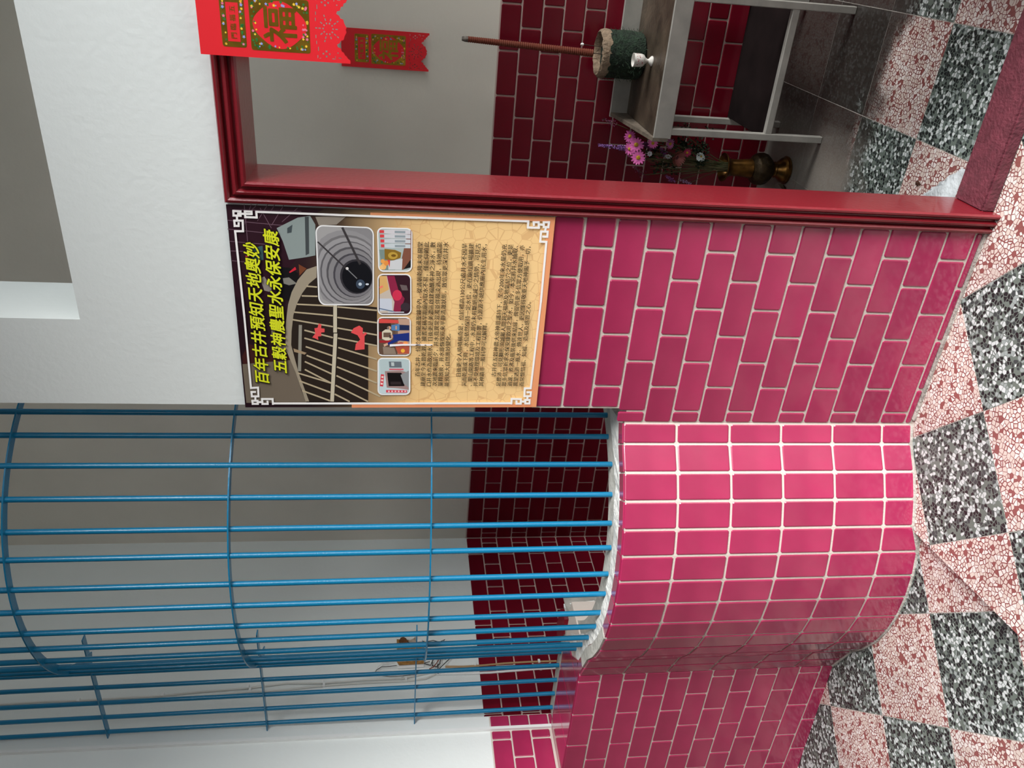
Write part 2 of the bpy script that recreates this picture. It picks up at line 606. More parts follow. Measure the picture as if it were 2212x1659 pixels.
# light blockers added out of view: roof, left and rear walls; right stays open
gc = MB()
gc.box(-4.2, 3.8, BLOCK_Y, 0.0, 3.95, 4.1)
gc.box(-4.2, BLOCK_X, -4.25, BLOCK_Y, 3.95, 4.1)
tag(gc.build('ceiling_blocker', mat('brown_blocker', (0.12, 0.10, 0.085), 0.8)), 'added unseen eave and roof that block the sky before the front wall', kind='structure')
gw = MB()
gw.box(-4.35, 3.8, -4.35, -4.2, -0.5, 3.95)
gw.box(-4.35, -4.2, -4.2, 0.27, -0.5, 4.3)
tag(gw.build('wall_blocker', MATS['brown_blocker']), 'added unseen dark walls that block light left and behind the camera', kind='structure')

# ---------------------------------------------------------------- red door frame
FR = [(0.000, 0.000), (0.000, -0.016), (0.004, -0.024), (0.011, -0.027), (0.017, -0.022), (0.019, -0.008), (0.024, -0.008), (0.026, -0.024),
      (0.031, -0.033), (0.038, -0.035), (0.043, -0.029), (0.044, -0.020), (0.050, -0.020), (0.052, -0.032), (0.057, -0.039), (0.063, -0.040), (0.068, -0.033),
      (0.069, 0.150), (0.0, 0.150)]
OX0, OX1, OZ = 0.100, 1.110, 2.383
door = empty('door_1', (0, 0, 0), label='dark red glossy moulded frame around the open doorway', kind='structure')


def frame_side(xo, sgn):
    vs, fs = [], []
    n = len(FR)
    for k in (0, 1):
        for u, y in FR:
            vs.append((xo + sgn * u, y, 0.0 if k == 0 else OZ - u))
    for i in range(n):
        j = (i + 1) % n
        f = (i, j, n + j, n + i)
        fs.append(f if sgn > 0 else f[::-1])
    me = mesh('jamb', vs, fs, True)
    me.set_sharp_from_angle(angle=math.radians(35))
    return link('jamb', me, door, red_paint)


frame_side(OX0, 1)
frame_side(OX1, -1)
vs, fs = [], []
n = len(FR)
for k in (0, 1):
    for u, y in FR:
        vs.append((OX0 + u if k == 0 else OX1 - u, y, OZ - u))
for i in range(n):
    j = (i + 1) % n
    fs.append((n + i, n + j, j, i))
me = mesh('head', vs, fs, True)
me.set_sharp_from_angle(angle=math.radians(35))
link('head', me, door, red_paint)
sb = bmesh.new()
bmesh.ops.create_cube(sb, size=1.0, matrix=Matrix.Translation((0.605, 0.073, 0.021)) @ Matrix.Diagonal((0.88, 0.150, 0.048, 1)))
bmesh.ops.bevel(sb, geom=sb.edges[:], offset=0.007, segments=2, affect='EDGES')
sm = bpy.data.meshes.new('threshold')
sb.to_mesh(sm)
sb.free()
link('threshold', sm, door, sill_paint)

# grey mortar fillet where the walls meet the floor
bs = MB()
bs.prism([(-0.62, -0.014), (0.10, -0.010), (0.10, 0.001), (-0.62, 0.001)], -0.02, 0.009)
tag(bs.build('baseboard_front', dirt_line), 'grey mortar fillet at the foot of the tiled front wall', kind='structure')

# ---------------------------------------------------------------- the half-round well curb
CX, CY, RR = -1.257, 0.525, 0.786
seams = [(-0.642, -0.002)]
for d in (44.31, 36.9, 29.57, 22.17, 14.88, 7.42, -0.14, -8.06, -15.5, -23.15, -31.33, -39.08):
    t = math.radians(d)
    seams.append((CX + RR * math.sin(t), CY - RR * math.cos(t)))
seams += [(-1.846, -0.044), (-1.940, -0.002)]
well = empty('well_curb', (CX, 0.1, 0), label='half-round well curb clad in glossy pinkish red tiles below the blue bars', cat='well')
ins = []
for i, p in enumerate(seams):                       # inward offset of the facet line
    a = Vector(seams[max(i - 1, 0)])
    b = Vector(seams[min(i + 1, len(seams) - 1)])
    t = (b - a).normalized()
    ins.append(Vector((-t.y, t.x)) if Vector((-t.y, t.x)).y > 0 else Vector((t.y, -t.x)))


def offs(d):
    return [(p[0] + q.x * d, p[1] + q.y * d) for p, q in zip(seams, ins)]


ICX, ICY, IR = -1.326, 0.594, 0.632
inner = [(ICX + IR * math.sin(math.radians(a)), ICY - IR * math.cos(math.radians(a))) for a in range(72, -79, -6)]
WX = Vector((CX, 0.1, 0))


def wellpart(name, mb, m, **k):
    o = mb.build(name, m, well, **k)
    for v in o.data.vertices:
        v.co -= WX
    return o


def strip_solid(outer, innr, z0, z1):
    mb = MB()
    a = list(outer)
    b = list(innr)
    # quads between two lines of the same count
    n = len(a)
    vs = [(x, y, z0) for x, y in a] + [(x, y, z1) for x, y in a] + [(x, y, z0) for x, y in b] + [(x, y, z1) for x, y in b]
    fs = []
    for i in range(n - 1):
        fs.append((i + 1, i, n + i, n + i + 1))
        fs.append((n + i + 1, n + i, 3 * n + i, 3 * n + i + 1))
        fs.append((2 * n + i, 2 * n + i + 1, 3 * n + i + 1, 3 * n + i))
    fs.append((0, 2 * n, 3 * n, n))
    fs.append((n - 1, 2 * n - 1, 4 * n - 1, 3 * n - 1))
    return mb.add(vs, fs)


def resample(pts, n):
    P = [Vector(p) for p in pts]
    Ls = [0]
    for i in range(len(P) - 1):
        Ls.append(Ls[-1] + (P[i + 1] - P[i]).length)
    out = []
    for k in range(n):
        s = Ls[-1] * k / (n - 1)
        i = max(j for j in range(len(Ls)) if Ls[j] <= s + 1e-9)
        i = min(i, len(P) - 2)
        t = (s - Ls[i]) / max(Ls[i + 1] - Ls[i], 1e-9)
        q = P[i].lerp(P[i + 1], t)
        out.append((q.x, q.y))
    return out


wellpart('curb_body', strip_solid(seams, offs(0.058), -0.2, 1.100), grout)
mo = resample(offs(0.057), 40)
ring = resample(inner, 40)
mid = [((Vector(a).lerp(Vector(b), 0.42)).x, (Vector(a).lerp(Vector(b), 0.42)).y) for a, b in zip(mo, ring)]
mm = strip_solid(mo, mid, 0.8, 1.0995)
o = wellpart('mortar_band', mm, mortar)
for v in o.data.vertices:
    if v.co.z > 1.0:
        v.co.z += random.uniform(-0.004, 0.006)
wellpart('concrete_ring', strip_solid(mid, ring, 0.0, 1.094), cement)
ZS = [1.107, 0.909, 0.711, 0.515, 0.316, 0.120, -0.075]
for i in range(len(seams) - 1):
    a, b = Vector(seams[i]), Vector(seams[i + 1])
    c = (a + b) / 2
    d = (a - b)
    wd = d.length
    rz = math.atan2(d.y, d.x)
    for k in range(len(ZS) - 1):
        o = tile(wd - 0.0095, ZS[k] - ZS[k + 1] - 0.0095, glaze, well, (c.x - WX.x, c.y - WX.y, (ZS[k] + ZS[k + 1]) / 2), rz, 0.004)
lo = offs(0.004)
li = offs(0.052)
for i in range(len(seams) - 1):
    def sh(p, q, f=0.035):
        return (p[0] + (q[0] - p[0]) * f, p[1] + (q[1] - p[1]) * f)
    poly = [sh(lo[i + 1], lo[i]), sh(lo[i], lo[i + 1]), sh(li[i], li[i + 1]), sh(li[i + 1], li[i])]
    wellpart('ledge_tile', MB().prism(poly, 1.095, 1.1065), glaze)
# broken grey patch of mortar along the ledge at the left end
fb = strip_solid(offs(0.002)[-6:-1], offs(0.05)[-6:-1], 1.10, 1.110)
o = wellpart('mortar_smear', fb, cement)
bs = MB()
low_line = [(p[0] - q.x * 0.009, p[1] - q.y * 0.009) for p, q in zip(seams, ins)]
n = len(seams)
vs = []
for (x, y), (x2, y2) in zip(low_line, seams):
    zf = 0.0 if (Vector((x, y)) - EDGE0).dot(en) > 0 else zlow(x, y)
    vs += [(x, y, zf - 0.01), (x, y, zf + 0.004), (x2, y2, zf + 0.012)]
fs = []
for i in range(n - 1):
    fs += [(3 * i, 3 * i + 1, 3 * i + 4, 3 * i + 3), (3 * i + 1, 3 * i + 2, 3 * i + 5, 3 * i + 4)]
wellpart('mortar_fillet', MB().add(vs, fs), dirt_line)

# ---------------------------------------------------------------- blue cage of bars
cage = empty('well_cage', (-1.372, 0.3, 1.09), label='blue painted steel bar cage rising from the well curb and low wall', cat='grille')
K0 = Vector((-1.372, 0.3, 1.09))
BARS = [(-0.759, .233), (-.82, .176), (-.878, .076), (-.973, .015), (-1.068, -.037), (-1.150, -.080), (-1.261, -.102), (-1.352, -.114), (-1.460, -.106), (-1.563, -.080),
        (-1.675, -.034), (-1.793, .034), (-1.894, .104), (-1.99, .215)]
FLAT = [(-2.213, .352), (-2.263, .352), (-2.413, .352), (-2.468, .352), (-2.607, .352)]
# feet on the flat run keep their place along the sight line
FLAT = [(-2.195, .352), (-2.290, .352), (-2.395, .352), (-2.495, .352), (-2.600, .352)]
bar_me = None
for (x, y) in BARS + FLAT:
    if bar_me is None:
        mb = MB().tube([(0, 0, -0.02), (0, 0, 0.9), (0, 0, 1.8), (0, 0, 2.95)], 0.0105, 10)
        o = mb.build('bar', blue, cage, smooth=True)
        bar_me = o.data
    else:
        o = link('bar', bar_me, cage)
    o.location = (x - K0.x, y - K0.y, 0)
    o.rotation_euler = (0, -0.015 * min(1.0, max(0.0, (-0.95 - x) / 0.7)), 0)      # the cage leans out a little to the left
HC, HR = Vector((-1.372, 0.588)), 0.700


def hoop(z, a0, a1, name='hoop'):
    mb = MB()
    pts = []
    for k in range(45):
        t = math.radians(a0 + (a1 - a0) * k / 44)
        pts.append((math.sin(t) * (1.075 if t < 0 else 1.0), -math.cos(t)))
    vs, fs = [], []
    for dx, dy in pts:
        for r, dz in ((HR - 0.017, -0.0025), (HR + 0.017, -0.0025), (HR + 0.017, 0.0025), (HR - 0.017, 0.0025)):
            vs.append((HC.x + dx * r - K0.x, HC.y + dy * r - K0.y, z + dz - K0.z))
    for i in range(len(pts) - 1):
        for k in range(4):
            k2 = (k + 1) % 4
            fs.append((4 * i + k, 4 * i + k2, 4 * i + 4 + k2, 4 * i + 4 + k))
    fs += [(3, 2, 1, 0), tuple(len(vs) - 4 + k for k in range(4))]
    mb.add(vs, fs)
    return mb.build(name, blue, cage)


for z in (1.768, 2.475, 3.205, 3.86):
    hoop(z, 72, -66)
for z in (1.795, 2.51, 3.245, 3.9):
    mb = MB().box(-2.672 - K0.x, -2.00 - K0.x, 0.335 - K0.y, 0.369 - K0.y, z - 0.0025 - K0.z, z + 0.0025 - K0.z)
    mb.build('rail', blue, cage)

# white sheet lying behind the curb
pa = [at(1218, 1311, 1, 0.42), at(1284.5, 1304, 1, 0.30), at(1266, 1340, 1, 0.27), at(1224, 1334, 1, 0.42)]
pb = [p + Vector((0.008, 0.012, 0)) for p in pa]
mb = MB().add(pa + pb, [(0, 1, 2, 3), (7, 6, 5, 4), (0, 4, 5, 1), (1, 5, 6, 2), (2, 6, 7, 3), (3, 7, 4, 0)])
o = mb.build('white_board', white_strip)
tag(o, 'small white board tucked inside the rim of the well curb', cat='board')

# ---------------------------------------------------------------- poster with the story of the well
PY = -0.0060
poster = empty('poster', (-0.245, PY, 1.905), label='printed poster about the old well, dark photo above peach text panel, beside the door frame', cat='poster')
PO = Vector((-0.245, PY, 1.905))
LAY = [0]


def pw(X, Y, lift=0.0):
    p = at(X, Y, 1, PY - 0.003)
    return Vector((p.x - PO.x, -0.0032 - lift, p.z - PO.z))


def prints(name, shapes, lift=None):
    """flat print: list of (outline in photograph pixels, colour)"""
    vs, fs, mi, ms = [], [], [], []
    for poly, c in shapes:
        LAY[0] += 1
        m = ink(*c)
        if m not in ms:
            ms.append(m)
        n = len(vs)
        vs += [pw(x, y, LAY[0] * 0.000022) for x, y in poly]
        k = len(poly)
        a = sum(vs[n + i].x * vs[n + (i + 1) % k].z - vs[n + (i + 1) % k].x * vs[n + i].z for i in range(k))
        fs.append(tuple(range(n, n + k)) if a > 0 else tuple(range(n + k - 1, n - 1, -1)))
        mi.append(ms.index(m))
    me = mesh(name, vs, fs)
    for m in ms:
        me.materials.append(m)
    me.polygons.foreach_set('material_index', mi)
    return link(name, me, poster)


# sheet
cs = [pw(488, 442), pw(530, 880), pw(1158, 879), pw(1200, 469)]
vs = [Vector((c.x, -0.003, c.z)) for c in cs] + [Vector((c.x, 0.0012, c.z)) for c in cs]
me = mesh('sheet', vs, [(0, 1, 2, 3), (7, 6, 5, 4), (0, 4, 5, 1), (1, 5, 6, 2), (2, 6, 7, 3), (3, 7, 4, 0)])
pm = bpy.data.materials.new('poster_print')
pm.use_nodes = True
nt = pm.node_tree
pb = nt.nodes['Principled BSDF']
pb.inputs['Roughness'].default_value = 0.35
tc = nt.nodes.new('ShaderNodeTexCoord')
sx = nt.nodes.new('ShaderNodeSeparateXYZ')
nt.links.new(tc.outputs['Object'], sx.inputs[0])
mr = nt.nodes.new('ShaderNodeMapRange')
mr.inputs['From Min'].default_value = 0.48
mr.inputs['From Max'].default_value = -0.48
nt.links.new(sx.outputs['Z'], mr.inputs['Value'])
cr = nt.nodes.new('ShaderNodeValToRGB')
el = cr.color_ramp.elements
el[0].position = 0.0
el[0].color = (*rgb(40, 18, 28), 1)
el[1].position = 1.0
el[1].color = (*rgb(252, 212, 150), 1)
for p, c in ((0.22, (48, 30, 34)), (0.34, (84, 66, 52)), (0.44, (178, 148, 108)), (0.54, (232, 192, 134)), (0.62, (250, 210, 146))):
    e = el.new(p)
    e.color = (*rgb(*c), 1)
nt.links.new(mr.outputs['Result'], cr.inputs['Fac'])
# fine printed lattice of interlaced rings on the peach part
wv = nt.nodes.new('ShaderNodeTexVoronoi')
wv.feature = 'DISTANCE_TO_EDGE'
wv.inputs['Scale'].default_value = 30
wv.inputs['Randomness'].default_value = 0.6
nt.links.new(tc.outputs['Object'], wv.inputs['Vector'])
lt = nt.nodes.new('ShaderNodeMath')
lt.operation = 'LESS_THAN'
lt.inputs[1].default_value = 0.025
nt.links.new(wv.outputs['Distance'], lt.inputs[0])
gt = nt.nodes.new('ShaderNodeMath')
gt.operation = 'GREATER_THAN'
gt.inputs[1].default_value = 0.5
nt.links.new(mr.outputs['Result'], gt.inputs[0])
mu = nt.nodes.new('ShaderNodeMath')
mu.operation = 'MULTIPLY'
nt.links.new(lt.outputs[0], mu.inputs[0])
nt.links.new(gt.outputs[0], mu.inputs[1])
m3 = nt.nodes.new('ShaderNodeMath')
m3.operation = 'MULTIPLY'
m3.inputs[1].default_value = 0.45
nt.links.new(mu.outputs[0], m3.inputs[0])
mx = nt.nodes.new('ShaderNodeMix')
mx.data_type = 'RGBA'
mx.inputs['B'].default_value = (*rgb(214, 158, 104), 1)
nt.links.new(m3.outputs[0], mx.inputs['Factor'])
nt.links.new(cr.outputs['Color'], mx.inputs['A'])
nt.links.new(mx.outputs['Result'], pb.inputs['Base Color'])
me.materials.append(pm)
link('sheet', me, poster)


def q6(x, y):
    return (480 + x / 5.267, 430 + y / 5.267)


def q7(x, y):
    return (480 + x / 5.267, 680 + y / 5.267)


def ln(a, b, w):
    dx, dy = b[0] - a[0], b[1] - a[1]
    d = math.hypot(dx, dy)
    nx, ny = -dy / d * w / 2, dx / d * w / 2
    return [(a[0] + nx, a[1] + ny), (b[0] + nx, b[1] + ny), (b[0] - nx, b[1] - ny), (a[0] - nx, a[1] - ny)]


# large background photograph at the top: tiled corner, machinery, old lid of bars
bgs = []
bgs.append(([(491, 443), (508, 640), (560, 660), (640, 560), (660, 470), (700, 452)], (46, 16, 30)))
for x0, y0, x1, y1 in ((600, 60, 540, 160), (520, 60, 400, 250), (700, 70, 560, 300), (400, 60, 330, 130), (330, 60, 250, 290), (860, 100, 680, 260),
                       (60, 240, 690, 300), (60, 340, 640, 400), (90, 480, 560, 520), (120, 120, 900, 140), (100, 590, 430, 600), (110, 700, 300, 720), (430, 100, 560, 330), (250, 60, 300, 600)):
    bgs.append((ln(q6(x0, y0), q6(x1, y1), 1.5), (112, 84, 98)))
bgs.append(([q6(620, 330), q6(860, 210), q6(1000, 190), q6(1060, 290), q6(1060, 640), q6(960, 660), q6(760, 690), q6(690, 480)], (146, 158, 156)))
bgs.append(([q6(940, 200), q6(985, 200), q6(990, 620), q6(950, 640)], (70, 76, 78)))
bgs.append(([q6(1060, 200), q6(1420, 190), q6(1300, 290), q6(1100, 300)], (150, 140, 128)))
bgs.append(([q6(740, 330), q6(800, 290), q6(790, 380), q6(740, 390)], (70, 80, 84)))
bgs.append(([q6(330, 560), q6(460, 530), q6(470, 690), q6(350, 720)], (62, 96, 100)))
bgs.append(([q6(265, 640), q6(290, 650), q6(290, 700), q6(265, 690)], (210, 60, 70)))
bgs.append(([q6(520, 760), q6(760, 780), q6(860, 840), q6(880, 960), q6(800, 1180), q6(640, 1100), q6(560, 900)], (14, 12, 16)))
bgs.append(([q6(690, 900), q6(760, 890), q6(850, 960), q6(760, 980), q6(700, 960)], (134, 132, 124)))
bgs.append(([q6(870, 740), q6(960, 790), q6(880, 870)], (120, 66, 40)))
bgs.append(([q6(760, 830), q6(830, 770), q6(845, 800), q6(770, 840)], (214, 40, 60)))
bgs.append(([q6(430, 900), q6(480, 880), q6(560, 1000), q6(560, 1060), q6(480, 1040)], (150, 140, 132)))
bgs.append(([q7(230, 560), q7(820, 500), q7(850, 640), q7(900, 860), q7(960, 1000), q7(275, 1000)], (118, 106, 92)))
bgs.append(([q7(300, 330), q7(560, 400), q7(800, 480), q7(820, 510), q7(240, 560), q7(226, 470)], (66, 26, 26)))
bgs.append(([q6(560, 1480), q6(600, 1500), q6(640, 1659), q7(700, 350), q7(830, 380), q7(800, 430), q7(680, 410), q7(600, 340), q7(560, 250)], (140, 126, 114)))
prints('printed_backdrop', bgs)
lid = []
lid.append(([q6(860, 950), q6(1085, 900), q6(1300, 1180), q6(1760, 1230), q6(1760, 1659), q7(1660, 340), q7(1660, 990), q7(960, 990), q7(860, 640), q6(740, 1659), q6(730, 1400), q6(780, 1150)], (42, 32, 26)))
arc_o = [q6(1075, 760), q6(960, 800), q6(860, 920), q6(790, 1060), q6(750, 1200), q6(725, 1400), q6(720, 1659), q7(735, 420), q7(835, 650), q7(950, 985)]
arc_i = [q6(1075, 890), q6(990, 960), q6(910, 1070), q6(850, 1190), q6(810, 1320), q6(790, 1500), q6(785, 1659), q7(800, 400), q7(870, 660), q7(990, 985)]
lid.append((arc_o + arc_i[::-1], (164, 152, 132)))
for (a, b) in ((q6(960, 990), q6(1080, 1000)), (q6(905, 1100), q6(1085, 1105)), (q6(850, 1195), q6(1260, 1215)), (q6(1310, 1225), q6(1760, 1265)), (q6(820, 1285), q6(1260, 1325)), (q6(1310, 1345), q6(1760, 1405)),
               (q6(800, 1370), q6(1260, 1450)), (q6(1310, 1465), q6(1760, 1545)), (q6(935, 1490), q6(1260, 1575)), (q6(1315, 1580), q7(1760, 350)), (q6(935, 1580), q7(1260, 355)), (q7(1320, 370), q7(1760, 505)),
               (q7(950, 360), q7(1255, 465)), (q7(1310, 485), q7(1760, 640)), (q7(960, 460), q7(1250, 570)), (q7(1305, 590), q7(1760, 775)), (q7(940, 530), q7(1245, 670)), (q7(1300, 690), q7(1800, 930)),
               (q7(860, 660), q7(1240, 775)), (q7(940, 620), q7(1240, 775)), (q7(1290, 800), q7(1660, 985)), (q7(880, 750), q7(1230, 880)), (q7(1280, 900), q7(1450, 985)), (q7(910, 860), q7(1225, 975))):
    lid.append((ln(a, b, 3.2), (190, 174, 144)))
lid.append((ln(q6(1285, 1190), q7(1285, 200), 8), (206, 196, 172)))
lid.append((ln(q7(1290, 210), q7(1250, 985), 8), (206, 196, 172)))
lid.append((ln(q6(890, 1430), q7(880, 640), 7), (150, 146, 134)))
lid.append(([q7(810, 380), q7(960, 430), q7(940, 450), q7(820, 420)], (170, 146, 116)))
prints('printed_well_lid', lid)
red = (236, 84, 86)
prints('printed_ribbon', [([q7(1100, 95), q7(1130, 110), q7(1125, 150), q7(1165, 155), q7(1165, 195), q7(1125, 200), q7(1130, 240), q7(1090, 245), q7(1095, 285), q7(1055, 265), q7(1025, 255), q7(1060, 210), q7(1050, 150), q7(1085, 145)], red)])
prints('printed_ribbon', [([q7(1560, 120), q7(1600, 150), q7(1600, 220), q7(1625, 195), q7(1650, 210), q7(1620, 240), q7(1620, 390), q7(1510, 400), q7(1520, 330), q7(1570, 280), q7(1540, 230), q7(1465, 200), q7(1495, 150)], red)])


def quad_uv(TL, TR, BR, BL):
    def f(u, v):
        a = (TL[0] + (TR[0] - TL[0]) * u, TL[1] + (TR[1] - TL[1]) * u)
        b = (BL[0] + (BR[0] - BL[0]) * u, BL[1] + (BR[1] - BL[1]) * u)
        return (a[0] + (b[0] - a[0]) * v, a[1] + (b[1] - a[1]) * v)
    return f


def rrect(f, ru, rv, u0=0, u1=1, v0=0, v1=1, n=6):
    out = []
    for cu, cv, s in ((u0 + ru, v0 + rv, 180), (u1 - ru, v0 + rv, 270), (u1 - ru, v1 - rv, 0), (u0 + ru, v1 - rv, 90)):
        for k in range(n + 1):
            t = math.radians(s + 90 * k / n)
            out.append(f(cu + ru * math.cos(t), cv + rv * math.sin(t)))
    return out


def ell(f, cu, cv, ru, rv, n=26):
    out = []
    for k in range(n):
        t = 2 * PI * k / n
        out.append(f(min(max(cu + ru * math.cos(t), 0.03), 0.97), min(max(cv + rv * math.sin(t), 0.03), 0.97)))
    return out


f = quad_uv(q6(1097, 1206), q6(1058, 290), q6(1727, 318), q6(1727, 1208))
sh = [(rrect(f, 0.10, 0.13), (245, 245, 245)), (rrect(f, 0.085, 0.115, 0.016, 0.984, 0.022, 0.978), (140, 138, 140))]
sh.append((rrect(f, 0.085, 0.115, 0.016, 0.984, 0.022, 0.5), (168, 166, 166)))
for cu, cv, r, c in ((0.45, 0.52, 0.50, (150, 148, 150)), (0.43, 0.55, 0.46, (118, 116, 118)), (0.42, 0.56, 0.44, (158, 156, 158)), (0.41, 0.58, 0.40, (96, 94, 98)), (0.41, 0.59, 0.385, (150, 148, 150)),
                     (0.40, 0.61, 0.34, (88, 86, 90)), (0.39, 0.625, 0.325, (138, 136, 138)), (0.38, 0.65, 0.28, (74, 72, 78)), (0.375, 0.665, 0.265, (124, 122, 126)), (0.365, 0.69, 0.22, (50, 48, 54)), (0.36, 0.70, 0.20, (10, 12, 20))):
    sh.append((ell(f, cu, cv, r, r * 1.32), c))
sh.append((ell(f, 0.27, 0.76, 0.06, 0.08), (60, 74, 92)))
sh.append((ell(f, 0.27, 0.755, 0.02, 0.03), (200, 214, 226)))
sh.append((ell(f, 0.27, 0.88, 0.012, 0.03), (220, 226, 236)))
sh.append((ln(f(0.98, 0.46), f(0.52, 0.76), 5.0), (60, 56, 58)))
sh.append((ln(f(0.79, 0.03), f(0.46, 0.52), 3.2), (58, 54, 56)))
sh.append((ln(f(0.45, 0.54), f(0.34, 0.70), 2.0), (130, 130, 134)))
sh.append((ell(f, 0.465, 0.53, 0.018, 0.026), (226, 222, 220)))
prints('printed_well_photo', sh)


def small_photo(TL, TR, BR, BL, base, items):
    f = quad_uv(TL, TR, BR, BL)
    sh = [(rrect(f, 0.13, 0.16), (246, 246, 246)), (rrect(f, 0.11, 0.13, 0.03, 0.97, 0.035, 0.965), base)]
    for it, c in items:
        if it[0] == 'e':
            sh.append((ell(f, *it[1:]), c))
        elif it[0] == 'l':
            sh.append((ln(f(it[1], it[2]), f(it[3], it[4]), it[5]), c))
        else:
            sh.append(([f(u, v) for u, v in it[1:]], c))
    prints('printed_photo', sh)


def P(*uv):
    return ('p',) + uv


bott = [(P((0.04, 0.1), (0.5, 0.05), (0.5, 0.5), (0.04, 0.5)), (128, 148, 142)), (P((0.05, 0.7), (0.2, 0.66), (0.7, 0.96), (0.1, 0.96)), (28, 24, 24)), (P((0.05, 0.62), (0.95, 0.88), (0.95, 0.97), (0.3, 0.97), (0.05, 0.74)), (134, 84, 66))]
bott += [(P((0.05, 0.30), (0.24, 0.30), (0.3, 0.72), (0.05, 0.70)), (214, 216, 218)), (P((0.24, 0.28), (0.28, 0.28), (0.28, 0.36), (0.10, 0.34)), (222, 70, 70)),
         (('e', 0.12, 0.16, 0.07, 0.08), (250, 190, 110)), (('e', 0.2, 0.24, 0.06, 0.07), (240, 150, 70)), (('e', 0.1, 0.1, 0.05, 0.06), (250, 200, 130)), (('e', 0.24, 0.14, 0.05, 0.06), (244, 168, 84))]
bott += [(P((0.28, 0.2), (0.52, 0.2), (0.5, 0.5), (0.44, 0.68), (0.32, 0.66), (0.26, 0.45)), (142, 108, 36)), (('e', 0.37, 0.44, 0.08, 0.14), (196, 160, 66)), (('e', 0.37, 0.46, 0.03, 0.07), (120, 86, 26))]
for k, u in enumerate((0.55, 0.66, 0.77, 0.87)):
    bott.append((P((u, 0.2 - 0.03 * k), (u + 0.07, 0.2 - 0.03 * k), (u + 0.09, 0.42), (u + 0.08, 0.95), (u - 0.01, 0.95), (u - 0.01, 0.4)), (206 + 4 * k, 214, 218)))
    bott.append((P((u + 0.005, 0.10 - 0.01 * k), (u + 0.07, 0.10 - 0.01 * k), (u + 0.07, 0.20), (u + 0.005, 0.20)), (224, 66, 72)))
    bott.append((P((u + 0.01, 0.5), (u + 0.06, 0.5), (u + 0.06, 0.8), (u + 0.01, 0.8)), (150, 162, 168)))
small_photo(q6(1776, 826), q6(1760, 318), q6(2164, 328), q6(2160, 826), (176, 190, 188), bott)
small_photo(q6(1768, 1316), q6(1766, 846), q6(2152, 848), q6(2154, 1316), (52, 22, 34),
            [(P((0.05, 0.06), (0.95, 0.06), (0.95, 0.30), (0.6, 0.38), (0.32, 0.5), (0.05, 0.46)), (206, 192, 178)), (P((0.5, 0.06), (0.95, 0.06), (0.95, 0.26), (0.62, 0.34)), (226, 178, 110)),
             (P((0.1, 0.06), (0.4, 0.06), (0.4, 0.42), (0.12, 0.44)), (208, 214, 226)), (P((0.05, 0.46), (0.32, 0.5), (0.5, 0.4), (0.95, 0.28), (0.95, 0.5), (0.6, 0.62), (0.4, 0.8), (0.05, 0.66)), (146, 36, 70)),
             (('e', 0.48, 0.58, 0.13, 0.14), (216, 52, 84)), (('l', 0.16, 0.06, 0.08, 0.5, 2.2), (96, 120, 150)), (('l', 0.07, 0.3, 0.07, 0.78, 2.0), (214, 222, 230)), (P((0.6, 0.72), (0.74, 0.66), (0.72, 0.86), (0.6, 0.9)), (110, 96, 96)), (('e', 0.2, 0.82, 0.1, 0.14), (58, 46, 54)), (('l', 0.66, 0.06, 0.7, 0.16, 4), (250, 130, 110))])
man = [(P((0.05, 0.05), (0.95, 0.05), (0.95, 0.5), (0.05, 0.6)), (104, 80, 66)), (P((0.05, 0.6), (0.95, 0.62), (0.95, 0.96), (0.05, 0.96)), (196, 160, 138)), (P((0.84, 0.05), (0.95, 0.06), (0.92, 0.62), (0.84, 0.64)), (222, 80, 74)), (P((0.60, 0.06), (0.84, 0.06), (0.84, 0.4), (0.60, 0.4)), (46, 34, 30)),
       (P((0.44, 0.14), (0.62, 0.14), (0.68, 0.24), (0.68, 0.36), (0.62, 0.44), (0.44, 0.44), (0.40, 0.34), (0.40, 0.24)), (222, 214, 190)), (P((0.48, 0.18), (0.6, 0.18), (0.6, 0.4), (0.48, 0.4)), (112, 90, 76)), (P((0.44, 0.05), (0.62, 0.05), (0.62, 0.13), (0.44, 0.13)), (128, 30, 34)), (P((0.34, 0.06), (0.40, 0.06), (0.40, 0.4), (0.34, 0.42)), (168, 40, 46)),
       (('e', 0.72, 0.35, 0.045, 0.06), (214, 164, 132)), (P((0.68, 0.30), (0.76, 0.30), (0.76, 0.34), (0.68, 0.35)), (120, 116, 114)), (P((0.66, 0.42), (0.79, 0.42), (0.82, 0.66), (0.64, 0.66)), (86, 134, 184)), (P((0.66, 0.66), (0.8, 0.66), (0.79, 0.95), (0.66, 0.95)), (32, 44, 84)), (('l', 0.68, 0.56, 0.77, 0.56, 3.2), (214, 164, 132)),
       (('e', 0.50, 0.41, 0.05, 0.06), (204, 156, 128)), (P((0.46, 0.36), (0.54, 0.35), (0.54, 0.40), (0.46, 0.41)), (60, 54, 54)), (P((0.42, 0.48), (0.55, 0.46), (0.6, 0.95), (0.38, 0.95), (0.40, 0.66), (0.28, 0.32), (0.33, 0.28)), (30, 50, 128)), (P((0.24, 0.2), (0.30, 0.18), (0.34, 0.30), (0.29, 0.32)), (220, 176, 148)),
       (P((0.06, 0.62), (0.3, 0.5), (0.36, 0.7), (0.30, 0.95), (0.07, 0.95)), (190, 88, 66)), (P((0.05, 0.18), (0.24, 0.16), (0.22, 0.5), (0.05, 0.56)), (150, 132, 116)), (('e', 0.14, 0.76, 0.05, 0.06), (250, 190, 70)), (('e', 0.32, 0.84, 0.06, 0.07), (248, 160, 90))]
small_photo(q7(1768, 466), q7(1764, 18), q7(2148, 20), q7(2146, 466), (120, 96, 82), man)
